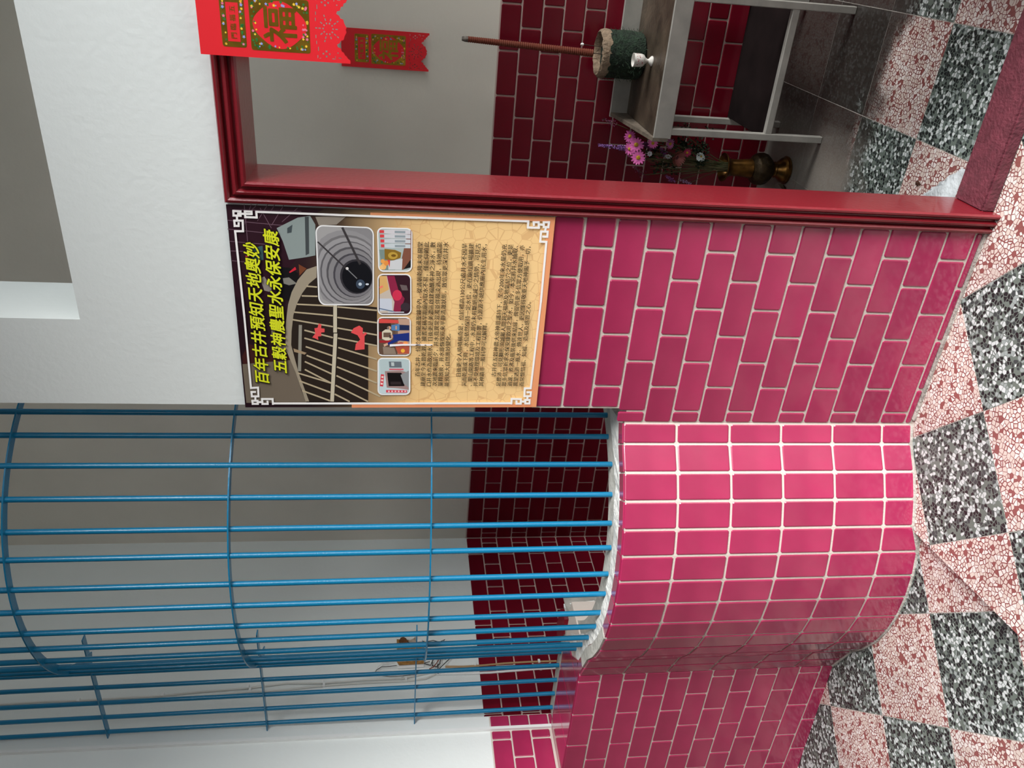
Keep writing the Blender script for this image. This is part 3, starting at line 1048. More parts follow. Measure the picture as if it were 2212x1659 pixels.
gate = [(P((0.05, 0.05), (0.95, 0.05), (0.95, 0.7), (0.05, 0.9)), (204, 222, 226)), (P((0.5, 0.1), (0.95, 0.05), (0.95, 0.95), (0.6, 0.95)), (190, 208, 210)), (P((0.2, 0.28), (0.64, 0.22), (0.66, 0.7), (0.6, 0.95), (0.14, 0.95), (0.18, 0.6)), (168, 138, 134)), (P((0.24, 0.34), (0.6, 0.29), (0.6, 0.72), (0.5, 0.8), (0.24, 0.82)), (18, 12, 14)),
        (P((0.3, 0.8), (0.54, 0.7), (0.66, 0.95), (0.2, 0.95)), (150, 154, 156)), (P((0.24, 0.07), (0.56, 0.10), (0.55, 0.20), (0.23, 0.17)), (222, 60, 74)), (P((0.07, 0.26), (0.14, 0.26), (0.13, 0.9), (0.06, 0.9)), (224, 72, 90)), (P((0.67, 0.36), (0.71, 0.35), (0.71, 0.78), (0.67, 0.8)), (220, 100, 116)), (P((0.74, 0.36), (0.9, 0.34), (0.9, 0.72), (0.74, 0.74)), (108, 118, 126)), (P((0.78, 0.42), (0.88, 0.41), (0.88, 0.5), (0.78, 0.51)), (196, 206, 206)),
        (P((0.28, 0.4), (0.36, 0.39), (0.36, 0.7), (0.28, 0.72)), (50, 40, 42))]
for k in range(3):
    gate.append((('l', 0.28 + 0.09 * k, 0.125 + 0.01 * k, 0.33 + 0.09 * k, 0.13 + 0.01 * k, 4.5), (250, 220, 214)))
for k in range(6):
    gate.append((('l', 0.10, 0.32 + 0.1 * k, 0.10, 0.37 + 0.1 * k, 3), (250, 214, 216)))
small_photo(q7(1768, 908), q7(1768, 482), q7(2142, 486), q7(2140, 906), (196, 212, 214), gate)

# white frame line with key-pattern corners and a peach margin
org = (240, 160, 112)
prints('printed_margin', [([(1183, 468.3), (1199, 469), (1158, 878), (1142, 877.5)], org), ([(800, 458), (1199, 469), (1197, 478.5), (800, 465)], org), ([(760, 872.5), (1150, 871.5), (1149, 878.3), (760, 879.3)], (238, 150, 104))])
wht = (250, 248, 246)
fr = []


def fret(px, lines, wd=5.2):
    for a, b in lines:
        a, b = px(*a), px(*b)
        dx, dy = b[0] - a[0], b[1] - a[1]
        d = math.hypot(dx, dy)
        e = wd / 2 / d
        fr.append((ln((a[0] - dx * e, a[1] - dy * e), (b[0] + dx * e, b[1] + dy * e), wd), wht))


def k8(x, y):
    return (800 + x / 5.267, 440 + y / 5.267)


def k9(x, y):
    return (800 + x / 5.267, 650 + y / 5.267)


fret(q6, [((390, 140), (2212, 210)), ((390, 140), (395, 205)), ((395, 205), (265, 200)), ((265, 200), (260, 135)), ((260, 135), (335, 138)), ((335, 138), (337, 165)), ((337, 165), (300, 165)), ((300, 165), (185, 160)),
          ((130, 130), (210, 135)), ((210, 135), (212, 185)), ((212, 185), (132, 182)), ((132, 182), (130, 130)), ((170, 185), (172, 235)), ((140, 240), (235, 240)), ((235, 240), (240, 360)), ((140, 240), (145, 300)), ((145, 300), (190, 300)), ((190, 300), (190, 270)),
          ((240, 360), (150, 360)), ((150, 360), (253, 1317))], 4.6)
fret(q7, [((253, 0), (330, 825)), ((330, 825), (410, 820)), ((410, 820), (415, 920)), ((415, 920), (340, 920)), ((340, 920), (335, 870)), ((335, 870), (375, 870)), ((380, 925), (380, 970)), ((345, 970), (405, 970)), ((405, 970), (408, 1005)), ((408, 1005), (350, 1005)), ((350, 1005), (345, 970)),
          ((405, 985), (460, 985)), ((460, 1005), (455, 950)), ((455, 950), (575, 950)), ((575, 950), (580, 1005)), ((460, 1005), (520, 1005)), ((520, 1005), (518, 980)), ((580, 1000), (2185, 1001))], 4.2)
fret(k8, [((300, 145), (1795, 195)), ((1795, 195), (1790, 265)), ((1790, 265), (1915, 268)), ((1915, 268), (1912, 205)), ((1912, 205), (1855, 205)), ((1855, 205), (1858, 235)), ((1920, 230), (1970, 235)), ((1970, 205), (2030, 205)), ((2030, 205), (2022, 262)), ((2022, 262), (1970, 260)), ((1970, 260), (1970, 205)),
          ((1995, 265), (1985, 305)), ((1940, 310), (2015, 312)), ((2015, 312), (2010, 370)), ((2010, 370), (1965, 368)), ((1940, 310), (1930, 425)), ((1930, 425), (2000, 428)), ((2000, 428), (1938, 1106))], 4.6)
fret(k9, [((1938, 0), (1822, 985)), ((1822, 985), (1755, 985)), ((1755, 985), (1750, 1075)), ((1750, 1075), (1820, 1075)), ((1820, 1075), (1824, 1030)), ((1824, 1030), (1785, 1030)), ((1785, 1080), (1785, 1115)), ((1760, 1118), (1810, 1118)), ((1810, 1118), (1808, 1158)), ((1808, 1158), (1760, 1158)), ((1760, 1158), (1760, 1118)),
          ((1715, 1135), (1760, 1137)), ((1710, 1158), (1710, 1108)), ((1710, 1108), (1605, 1105)), ((1605, 1105), (1603, 1158)), ((1660, 1160), (1710, 1160)), ((1660, 1160), (1660, 1135)), ((1603, 1155), (500, 1156))], 4.2)
prints('printed_frame_line', fr)
prints('pen_stroke', [([(842, 742), (870, 741), (934, 742), (934, 745), (870, 745), (842, 747)], (250, 246, 248))])


def text_mesh(s, size, bold=0.0, extr=0.0):
    cu = bpy.data.curves.new('text', 'FONT')
    cu.body = s
    cu.size = size
    cu.extrude = extr
    cu.resolution_u = 2 if size < 0.03 else 4
    cu.fill_mode = 'FRONT' if extr == 0 else 'BOTH'
    o = bpy.data.objects.new('text', cu)
    COL.objects.link(o)
    dg = bpy.context.evaluated_depsgraph_get()
    me = bpy.data.meshes.new_from_object(o.evaluated_get(dg))
    bpy.data.objects.remove(o)
    bpy.data.curves.remove(cu)
    if bold:                                              # heavier strokes: the same glyphs a hair apart
        vs = [v.co.copy() for v in me.vertices]
        fs = [tuple(p.vertices) for p in me.polygons]
        nn = 8 if bold > 0.001 else 2
        V, F = list(vs), list(fs)
        for k in range(nn):
            d = Vector((math.cos(2 * PI * k / nn), math.sin(2 * PI * k / nn), 0)) * bold + Vector((0, 0, 0.000012 * (k + 1)))
            b0 = len(V)
            V += [v + d for v in vs]
            F += [tuple(i + b0 for i in f) for f in fs]
        me = mesh('text', V, F)
    return me


def text_line(name, s, a, b, hgt, m, bold=0.0, shear=0.0, lay=None, parent=poster, org=None, dy=None):
    """a, b: pixel of the left and right end of the line's middle; hgt: glyph height in the place, metres"""
    me = text_mesh(s, hgt * 1.15, bold)
    xs = [v.co.x for v in me.vertices]
    ys = [v.co.y for v in me.vertices]
    x0, x1 = min(xs), max(xs)
    yc = hgt * 1.15 * 0.375
    A, B = pw(*a), pw(*b)
    d = B - A
    sc = d.length / (x1 - x0)
    t = d.normalized()
    upv = Vector((0, -1, 0)).cross(t) * -1
    if upv.z < 0:
        upv = -upv
    LAY[0] += 1
    lift = LAY[0] * 0.000022
    if bold:
        LAY[0] += 5 if bold > 0.001 else 2
    for v in me.vertices:
        q = A + t * ((v.co.x - x0) * sc + shear * (v.co.y - yc)) + upv * (v.co.y - yc)
        v.co = Vector((q.x, -0.0032 - lift - v.co.z, q.z))
    me.materials.clear()
    return link(name, me, poster, m)


yel, blk = ink(226, 232, 40), ink(12, 12, 10)
dark_ink = ink(62, 38, 34)
for s, a, b in (('百年古井預知天地奧妙', (567.5, 826), (542.5, 522)), ('五穀神農聖水永保安康', (606.5, 802), (585, 495))):
    text_line('title_outline', s, (a[0], a[1] + 2), (b[0], b[1] - 2), 0.041, blk, bold=0.0026, shear=0.22)
    text_line('title_line', s, a, b, 0.041, yel, bold=0.00101, shear=0.22)
BODY = [('百年古井,位於本宮龍邊聖鐘亭內,從清朝乾隆末年開堂', (901.6, 811.4), (907.8, 521)), ('建廟至今未曾乾涸,據耆老稱早期廟內取水不易,僅能仰賴此', (913.3, 832.3), (921.5, 521)),
        ('口井水作為飲用水,日後更是美濃區啟建福醮奉神之淨水,數', (926.3, 832.3), (935.2, 521)), ('次地震來臨前夕,井水竟異常混濁並伴隨淩渦出現,待地震能', (938.6, 832.3), (949.6, 521)),
        ('量釋放後,井水即恢復原來平靜清澈狀態,致信眾更深信井水', (950.9, 832.3), (963.3, 521)), ('能預知大自然奧妙變化。', (964.8, 832.3), (968.4, 719)),
        ('日後更令人嘖嘖稱奇是,位於標高130公尺處井水不因旱', (989.9, 811.4), (1003.5, 524)), ('災而乾涸或下降,水位依然保持一定水位,更在廟埕廣場擴建', (1001.6, 832.3), (1018.3, 524)),
        ('、開山開路等工程中,水源仍未有斷絕或減少之情勢,可見古', (1014.5, 832.3), (1032.6, 524)), ('井不受地理環境及工程影響,仍源源不絕供應廟內民生用水,', (1026.4, 832.3), (1046.4, 526)),
        ('其神蹟非一般科學可以解釋。', (1038.8, 832.3), (1047.4, 696)),
        ('古井在五穀神農大帝神恩護持下,至今200年來水量仍充', (1065.8, 811.4), (1089.5, 526)), ('足豐沛,可見獅形頂誠屬人間洞天福地及地氣結穴之位,更是', (1075.9, 832.3), (1102.8, 526)),
        ('眾多信眾祈求水保安康飲用之聖水,如今,本宮將井水抽取、', (1088.0, 832.3), (1113.5, 529)), ('過濾、煮沸及瓶裝後供來結緣,俾提供更多信眾方便取用,亦', (1100.2, 832.3), (1127.5, 528)),
        ('冀望透過一瓶水,傳達世人,更因懂得敬重天地神賜予一切,', (1112.3, 832.3), (1140.8, 531)), ('而常懷惜福、知福、造福及感恩之心。', (1125.6, 832.3), (1141.6, 650))]
for s, a, b in BODY:
    s = s.replace(',', '\uff0c')
    text_line('text_line', s, a, b, 0.0150, ink(22, 10, 10), bold=0.00024)

# ---------------------------------------------------------------- red paper hangings
gold = mat('gold_foil', (0.50, 0.30, 0.035), 0.28, metal=0.85, mottle=0.25, mscale=18)
red_sheet = mat('red_paper', (0.78, 0.012, 0.022), 0.5)
leaf_ink, yel_ink, pink_ink, lilac_ink = ink(46, 120, 50), ink(250, 206, 60), ink(236, 120, 150), ink(150, 160, 220)
PWD, PHT = 0.160, 0.372


def curve_sheet(loops, thick=0.0006):
    cu = bpy.data.curves.new('sheet', 'CURVE')
    cu.dimensions = '2D'
    cu.fill_mode = 'BOTH'
    cu.extrude = thick
    for lp in loops:
        sp = cu.splines.new('POLY')
        sp.points.add(len(lp) - 1)
        for p, (x, y) in zip(sp.points, lp):
            p.co = (x, y, 0, 1)
        sp.use_cyclic_u = True
    o = bpy.data.objects.new('sheet', cu)
    COL.objects.link(o)
    dg = bpy.context.evaluated_depsgraph_get()
    me = bpy.data.meshes.new_from_object(o.evaluated_get(dg))
    bpy.data.objects.remove(o)
    bpy.data.curves.remove(cu)
    for v in me.vertices:
        v.co = Vector((v.co.x, -v.co.z, v.co.y))
    return me


def rct(cx, cy, w, h, r=0.0):
    out = []
    for x, y in ((-w / 2, -h / 2), (w / 2, -h / 2), (w / 2, h / 2), (-w / 2, h / 2)):
        c, s = math.cos(r), math.sin(r)
        out.append((cx + x * c - y * s, cy + x * s + y * c))
    return out


def rnd(x0, x1, y0, y1, r, n=5):
    out = []
    for cx, cy, s in ((x1 - r, y0 + r, 270), (x1 - r, y1 - r, 0), (x0 + r, y1 - r, 90), (x0 + r, y0 + r, 180)):
        for k in range(n + 1):
            t = math.radians(s + 90 * k / n)
            out.append((cx + r * math.cos(t), cy + r * math.sin(t)))
    return out


half = [(0, 0), (0, -0.372), (0.008, -0.372), (0.011, -0.366), (0.017, -0.363), (0.019, -0.358), (0.026, -0.356), (0.027, -0.351), (0.036, -0.348), (0.038, -0.341), (0.044, -0.339), (0.048, -0.346), (0.054, -0.349), (0.056, -0.356), (0.064, -0.358), (0.070, -0.361), (0.075, -0.364), (0.080, -0.361)]
outline = half + [(PWD - x, y) for x, y in half[::-1][1:]]
holes = []
hy = -0.318
for k in range(10):
    t = 2 * PI * k / 10
    for rr, l, wd in ((0.013, 0.004, 0.0035), (0.022, 0.006, 0.003), (0.031, 0.005, 0.003)):
        cx, cy = 0.08 + rr * math.sin(t), hy + rr * 0.95 * math.cos(t)
        if cy > -0.349 and (rr < 0.03 or k % 2 == 0):
            holes.append(rct(cx, cy, wd, l, -t))
for sx in (0, 1):
    for (x, y, a, b) in ((0.012, -0.290, 0.008, 0.002), (0.009, -0.294, 0.002, 0.008), (0.012, -0.334, 0.008, 0.002), (0.009, -0.330, 0.002, 0.008), (0.020, -0.304, 0.004, 0.004), (0.020, -0.320, 0.004, 0.004), (0.026, -0.312, 0.0045, 0.0045), (0.014, -0.312, 0.0045, 0.0045), (0.031, -0.292, 0.010, 0.002), (0.046, -0.288, 0.008, 0.002), (0.012, -0.346, 0.002, 0.008), (0.024, -0.341, 0.003, 0.003), (0.060, -0.287, 0.008, 0.002)):
        holes.append(rct(PWD - x if sx else x, y, a, b))
sheet_me = curve_sheet([outline] + holes)
sheet_me.materials.clear()


def flat_shape(loops, y):
    me = curve_sheet(loops, 0.0)
    for v in me.vertices:
        v.co.y = y
    me.materials.clear()
    return me


def paper_text(name, s, cx, cy, h, parent, y, m, bold):
    me = text_mesh(s, h * 1.1, bold)
    xs = [v.co.x for v in me.vertices]
    ys = [v.co.y for v in me.vertices]
    mx_, my_ = (min(xs) + max(xs)) / 2, (min(ys) + max(ys)) / 2
    for v in me.vertices:
        v.co = Vector((cx + v.co.x - mx_, y - v.co.z, cy + v.co.y - my_))
    me.materials.clear()
    return link(name, me, parent, m)


def bits(name, rows, y, parent, m):
    mb = MB()
    for cx, cy, r, n in rows:
        vs = [(cx, y, cy)]
        for k in range(2 * n):
            t = PI * k / n + cx * 40
            q = r * (1.0 if k % 2 == 0 else 0.5)
            vs.append((cx + q * math.cos(t), y, cy + q * math.sin(t)))
        mb.add(vs, [(0, 1 + k, 1 + (k + 1) % (2 * n)) for k in range(2 * n)])
    return tag(mb.build(name, m, parent), kind='stuff')


paper = empty('red_paper', (0.499, -0.062, 2.394), label='bright red cut paper with gold blessing character hung over the door head', cat='paper decoration', group='red paper hangings')
link('sheet', sheet_me, paper, red_sheet)
for nm, (x0, x1, y0, y1) in (('name_panel', (0.022, 0.138, -0.115, -0.056)), ('gold_panel', (0.018, 0.142, -0.272, -0.126))):
    fo = link(nm, flat_shape([rnd(x0, x1, y0, y1, 0.006)], -0.0010), paper, gold)
    if nm == 'name_panel':
        link('red_field', flat_shape([rct((x0 + x1) / 2, (y0 + y1) / 2, x1 - x0 - 0.026, 0.030)], -0.0014), fo, red_sheet)
        paper_text('lettering', '門 臨 福 五', 0.080, -0.0855, 0.0145, fo, -0.0018, gold, 0.0003)
        R = [(random.uniform(x0 + .006, x1 - .006), random.choice([y0 + .008, y1 - .008]) + random.uniform(-.003, .003), random.uniform(.003, .005), 5) for k in range(40)]
    else:
        link('red_field', flat_shape([[(0.080 + 0.053 * math.cos(2 * PI * k / 40) * (1 + 0.05 * math.cos(8 * PI * k / 40)), -0.199 + 0.063 * math.sin(2 * PI * k / 40) * (1 + 0.05 * math.cos(8 * PI * k / 40))) for k in range(40)]], -0.0014), fo, red_sheet)
        paper_text('lettering', '福', 0.080, -0.199, 0.080, fo, -0.0018, gold, 0.0016)
        R = []
        for k in range(90):
            if k % 2:
                R.append((random.choice([x0 + .012, x1 - .012]) + random.uniform(-.006, .005), random.uniform(y0 + .008, y1 - .008), random.uniform(.0024, .0046), 5))
            else:
                R.append((random.uniform(x0 + .008, x1 - .008), random.choice([y0 + .011, y1 - .011]) + random.uniform(-.006, .006), random.uniform(.0024, .0046), 5))
    for i, (nm2, m2) in enumerate((('printed_leaves', leaf_ink), ('printed_flowers', yel_ink), ('printed_blossoms', pink_ink), ('printed_petals', lilac_ink))):
        sel = [r for j, r in enumerate(R) if (j % 8 < 4 and i == 0) or (j % 8 in (4, 5) and i == 1) or (j % 8 == 6 and i == 2) or (j % 8 == 7 and i == 3)]
        bits(nm2, sel, -0.0016 - 0.0001 * i, fo, m2)


def copy_tree(o, parent=None):
    c = o.copy()
    COL.objects.link(c)
    if parent:
        c.parent = parent
    for ch in list(o.children):
        copy_tree(ch, c)
    return c


p2 = copy_tree(paper)
p2.location = (0.213, BY - 0.012, 2.172)
p2.scale = (1.05, 1, 1.085)
p2['label'] = 'smaller looking red cut paper on the back wall inside the room'

# ---------------------------------------------------------------- steel table
tb = empty('steel_table', (0.38, 1.45, 0), label='grimy grey painted steel table with lower shelf against the back wall', cat='table')
TO = Vector((0.38, 1.45, 0))
TX0, TX1, TY0, TY1, TZ = 0.078, 0.668, 1.20, 1.722, 0.783


def tpart(name, boxes, m, bev=0.003):
    b = bmesh.new()
    for x0, x1, y0, y1, z0, z1 in boxes:
        r = bmesh.ops.create_cube(b, size=1.0, matrix=Matrix.Translation(((x0 + x1) / 2 - TO.x, (y0 + y1) / 2 - TO.y, (z0 + z1) / 2)) @ Matrix.Diagonal((x1 - x0, y1 - y0, z1 - z0, 1)))
    bmesh.ops.bevel(b, geom=b.edges[:], offset=bev, segments=1, affect='EDGES')
    me = bpy.data.meshes.new(name)
    b.to_mesh(me)
    b.free()
    return link(name, me, tb, m)


tpart('table_top', [(TX0 + 0.004, TX1, TY0 + 0.012, TY1, TZ - 0.02, TZ)], steel_top)
tpart('front_apron', [(TX0, TX1 + 0.06, TY0, TY0 + 0.012, TZ - 0.075, TZ + 0.006)], steel)
tpart('back_rim', [(TX0 - 0.02, TX1 + 0.06, TY1 - 0.005, TY1 + 0.010, TZ - 0.03, TZ + 0.085)], steel)
# side rim rises towards the back
vs = []
for x in (TX0 - 0.012, TX0 + 0.004):
    vs += [(x - TO.x, TY0 - TO.y, TZ - 0.06), (x - TO.x, TY1 + 0.01 - TO.y, TZ - 0.06), (x - TO.x, TY1 + 0.01 - TO.y, TZ + 0.085), (x - TO.x, TY0 - TO.y, TZ + 0.008)]
link('side_rim', mesh('side_rim', vs, [(0, 3, 2, 1), (4, 5, 6, 7), (0, 1, 5, 4), (1, 2, 6, 5), (2, 3, 7, 6), (3, 0, 4, 7)]), tb, mat('rusty_rim', (0.16, 0.13, 0.10), 0.6, mottle=0.4, mscale=30))
for x, y in ((0.096, TY0 + 0.001), (TX1 - 0.034, TY0 + 0.001), (0.066, 1.655), (TX1 - 0.03, 1.655)):
    tpart('leg', [(x, x + 0.030, y, y + 0.030, 0.0, TZ - 0.02)], steel)
tpart('shelf_rail', [(0.118, TX1 - 0.03, TY0 + 0.003, TY0 + 0.028, 0.245, 0.278)], steel)
tpart('shelf', [(0.10, TX1 - 0.02, TY0 + 0.02, 1.68, 0.262, 0.276)], mat('dark_shelf', (0.010, 0.006, 0.006), 0.85, spec=0.1, mottle=0.4, mscale=7))

# ---------------------------------------------------------------- things on the table
c0 = at(1306, 116, 1, 1.60)
pot = empty('incense_pot', (c0.x, 1.605, TZ), label='rough round incense pot with mossy green sides full of pale ash', cat='incense burner')
moss = mat('green_fuzz', (0.012, 0.026, 0.014), 0.95, bump=1.0, bscale=120, mottle=0.6, mscale=45)
ash = mat('pale_ash', (0.25, 0.18, 0.12), 0.95, bump=1.0, bscale=70, mottle=0.3, mscale=40)
mb = MB().lathe([(0.086, 0.0), (0.100, 0.01), (0.105, 0.06), (0.104, 0.13), (0.106, 0.175), (0.100, 0.180)], 40)
o = mb.build('pot_wall', moss, pot, smooth=True)
for v in o.data.vertices:
    k = random.uniform(-0.0035, 0.0035)
    v.co.x *= 1 + k * 8
    v.co.y *= 1 + k * 8
mb = MB().lathe([(0.104, 0.165), (0.108, 0.185), (0.104, 0.204), (0.094, 0.210), (0.084, 0.200), (0.078, 0.180), (0.04, 0.174), (0.002, 0.172)], 40)
o = mb.build('ash_rim', ash, pot, smooth=True)
for v in o.data.vertices:
    v.co.z += random.uniform(-0.0025, 0.0025)
    k = random.uniform(-0.012, 0.012)
    v.co.x *= 1 + k
    v.co.y *= 1 + k
# hairs of moss: too many to count
mb = MB()
for k in range(420):
    a = random.uniform(0, 2 * PI)
    z = random.uniform(0.01, 0.18)
    r = 0.104
    p = Vector((r * math.cos(a), r * math.sin(a), z))
    q = p + Vector((math.cos(a), math.sin(a), 0)) * random.uniform(0.002, 0.010) + Vector((random.uniform(-.012, .012), random.uniform(-.012, .012), random.uniform(-.015, .015)))
    mb.tube([p, (p + q) / 2 + Vector((0, 0, random.uniform(-.004, .004))), q], 0.0008, 3, cap=False)
tag(mb.build('fuzz', mat('moss_hair', (0.035, 0.062, 0.034), 0.9), pot), kind='stuff')

tip, foot = at(1010, 84.5, 1, 1.625), at(1281, 115, 1, 1.600)
stem_b = at(1302, 117, 1, 1.597)
stick = empty('incense_stick', tuple(stem_b), label='thick ridged brown incense stick standing in the green pot', cat='incense')
S0 = Vector(stem_b)
pts, rr = [], []
Nn = 120
for k in range(Nn + 1):
    pts.append(foot.lerp(tip, k / Nn) - S0)
    rr.append(0.0165 * (1.0 - 0.22 * k / Nn) + (0.0013 if k % 2 else -0.0013))
MB().tube(pts, rr, 14).build('coil', mat('brown_incense', (0.155, 0.030, 0.012), 0.8), stick)
d = (tip - foot).normalized()
MB().tube([tip - d * 0.004 - S0, tip + d * 0.012 - S0, tip + d * 0.026 - S0], [0.0125, 0.013, 0.009], 12).build('burnt_tip', mat('burnt_grey', (0.16, 0.14, 0.12), 0.95, bump=1, bscale=60, mottle=0.6, mscale=60), stick)
MB().tube([foot + d * 0.01 - S0, S0 * 0, -d * 0.05], 0.0022, 6).build('stem', mat('dark_wood', (0.035, 0.016, 0.010), 0.7), stick)
a, b = at(1259, 96, 1, 1.625), at(1296, 101, 1, 1.625)
st2 = empty('incense_stub', tuple(b), label='burnt thin incense stub with a white ash tip beside the thick stick', cat='incense')
MB().tube([Vector((0, 0, -0.03)), (a - b) * 0.5, (a - b)], 0.0018, 6).build('stem', MATS['dark_wood'], st2)
MB().tube([(a - b) * 0.96, (a - b) * 1.04, (a - b) * 1.12], [0.006, 0.007, 0.0045], 8).build('ash_tip', white_strip, st2)

cup_p = at(1406, 132, 1, 1.42)
cup = empty('goblet', (cup_p.x, 1.42, TZ), label='small white porcelain stemmed cup with red flower print, in front of the pot', cat='cup')
china = mat('white_porcelain', (0.80, 0.77, 0.72), 0.2, coat=0.5)
MB().lathe([(0.0215, 0), (0.022, 0.004), (0.018, 0.009), (0.0085, 0.018), (0.0085, 0.024), (0.015, 0.033), (0.0255, 0.042), (0.0285, 0.054), (0.029, 0.080), (0.030, 0.088), (0.0275, 0.088), (0.026, 0.06), (0.018, 0.045), (0.002, 0.043)], 32).build('bowl', china, cup, smooth=True)
mb = MB()
for k in range(40):
    a = random.uniform(-2.2, 0.2)
    z = random.uniform(0.050, 0.078)
    r = 0.0293
    s = random.uniform(0.0012, 0.0026)
    c = Vector((r * math.cos(a), r * math.sin(a), z))
    t = Vector((-math.sin(a), math.cos(a), 0))
    mb.add([c + t * s, c + Vector((0, 0, s)), c - t * s, c - Vector((0, 0, s))], [(0, 1, 2, 3)])
mb.build('red_print', ink(176, 70, 84), cup)

# ---------------------------------------------------------------- brass vase with flowers
VX, VY = -0.098, 1.47
vase = empty('brass_vase', (VX, VY, 0), label='dark brass vase with ribbed belly standing on the floor left of the table', cat='vase')
brass = mat('tarnished_brass', (0.13, 0.06, 0.012), 0.28, metal=0.85, mottle=0.5, mscale=25)
brass_d = mat('blackened_brass', (0.045, 0.028, 0.012), 0.45, metal=0.7, mottle=0.5, mscale=40, bump=0.6, bscale=40)
MB().lathe([(0.062, 0), (0.067, 0.005), (0.067, 0.012), (0.061, 0.016), (0.060, 0.024), (0.055, 0.034), (0.044, 0.043), (0.038, 0.054), (0.034, 0.060), (0.039, 0.066), (0.034, 0.073), (0.036, 0.080)], 36).build('foot', brass, vase, smooth=True)
mb = MB().lathe([(0.036, 0.080), (0.055, 0.092), (0.071, 0.112), (0.0775, 0.136), (0.076, 0.156), (0.066, 0.174), (0.050, 0.185), (0.044, 0.188)], 72)
o = mb.build('belly', brass_d, vase, smooth=True)
for v in o.data.vertices:
    a = math.atan2(v.co.y, v.co.x)
    k = 1 + 0.035 * math.cos(12 * a) * max(0, 1 - abs(v.co.z - 0.13) / 0.05)
    v.co.x *= k
    v.co.y *= k
MB().lathe([(0.044, 0.184), (0.048, 0.190), (0.046, 0.198), (0.045, 0.206), (0.042, 0.235), (0.040, 0.270), (0.041, 0.292), (0.046, 0.308), (0.060, 0.318), (0.068, 0.326), (0.068, 0.331), (0.058, 0.326), (0.040, 0.306), (0.030, 0.28), (0.002, 0.278)], 36).build('neck', brass, vase, smooth=True)
MB().add([(-0.066, -0.02, 0.03), (-0.075, -0.03, 0.012), (-0.092, -0.05, 0.002), (-0.083, -0.06, 0.001), (-0.072, -0.045, 0.004), (-0.06, -0.03, 0.018),
          (-0.066, -0.018, 0.034), (-0.077, -0.026, 0.018), (-0.093, -0.046, 0.006), (-0.083, -0.056, 0.005), (-0.071, -0.04, 0.010), (-0.06, -0.026, 0.024)],
         [(0, 1, 2, 3, 4, 5), (11, 10, 9, 8, 7, 6), (0, 6, 7, 1), (1, 7, 8, 2), (2, 8, 9, 3), (3, 9, 10, 4), (4, 10, 11, 5), (5, 11, 6, 0)]).build('foot_leaf', brass_d, vase)

stem_m = mat('stem_green', (0.05, 0.062, 0.018), 0.7)
leaf_m = mat('dark_leaf', (0.007, 0.017, 0.006), 0.7, spec=0.2)
MOUTH = Vector((VX, VY, 0.335))


def petal(L, W, cup_, n=3):
    vs = []
    for i in range(n + 1):
        t = i / n
        ww = W * (0.35 + 1.1 * t) * (1 - max(0, t - 0.62) * 1.7)
        z = cup_ * t * t * L
        vs += [(-ww / 2, t * L, z), (ww / 2, t * L, z)]
    return vs, [(2 * i, 2 * i + 1, 2 * i + 3, 2 * i + 2) for i in range(n)]


def flower(px, py, y, r, cols, label, name='daisy', cat='flower', npet=14, group=None, face=None, layers=1, center=(0.60, 0.36, 0.02), cup_=0.12, cen=0.30):
    c = at(px, py, 1, y)
    r = r * 1.15
    root = Vector((MOUTH.x + random.uniform(-.018, .018), MOUTH.y + random.uniform(-.018, .018), MOUTH.z - 0.05))
    e = empty(name, tuple(c), label=label, cat=cat, group=group)
    fdir = (face if face else (C - c)).normalized()
    q = fdir.to_track_quat('Z', 'Y')
    for li, col in zip(range(layers), cols * layers):
        mb = MB()
        for k in range(npet):
            vs, fs = petal(r * (1 - 0.16 * li) * random.uniform(0.9, 1.06), r * 2.2 * 2.2 / npet * 0.92, cup_ + 0.35 * li)
            a = 2 * PI * (k + 0.5 * li) / npet + random.uniform(-.08, .08)
            ca, sa = math.cos(a), math.sin(a)
            mb.add([q @ Vector((x * ca - yy * sa, x * sa + yy * ca, z + 0.002 * li + random.uniform(-.001, .001))) for x, yy, z in vs], fs)
        o = mb.build('petals', mat('petal_%d_%d_%d' % tuple(int(v * 100) for v in col), col, 0.6, mottle=0.15, mscale=40), e)
    mb = MB().lathe([(r * cen, 0.0), (r * cen * 0.9, r * 0.12), (r * cen * 0.5, r * 0.2), (0.0005, r * 0.22)], 12)
    o = mb.build('centre', mat('centre_%d' % int(center[0] * 100), center, 0.8, bump=0.8, bscale=200), e)
    for v in o.data.vertices:
        v.co = q @ v.co
    p0, p3 = Vector((0, 0, 0)) - fdir * 0.004, root - c
    p1 = p0 + Vector((0, 0, -0.25 * p3.length)) - fdir * 0.02
    p2_ = p3 + Vector((0, 0, 0.3 * p3.length))
    MB().tube([p0.lerp(p1, t) * (1 - t) ** 1 + (p1.lerp(p2_, t)) * 0 + (p2_.lerp(p3, t) - p0.lerp(p1, t)) * 0 + (p0.lerp(p1, t) * t if 0 else Vector((0, 0, 0))) if 0 else
               p0 * (1 - t) ** 3 + p1 * 3 * t * (1 - t) ** 2 + p2_ * 3 * t * t * (1 - t) + p3 * t ** 3 for t in [i / 8 for i in range(9)]], 0.0018, 5).build('stem', stem_m, e)
    return e


def g4(x, y):
    return (1280 + x / 7.9, 250 + y / 7.9)


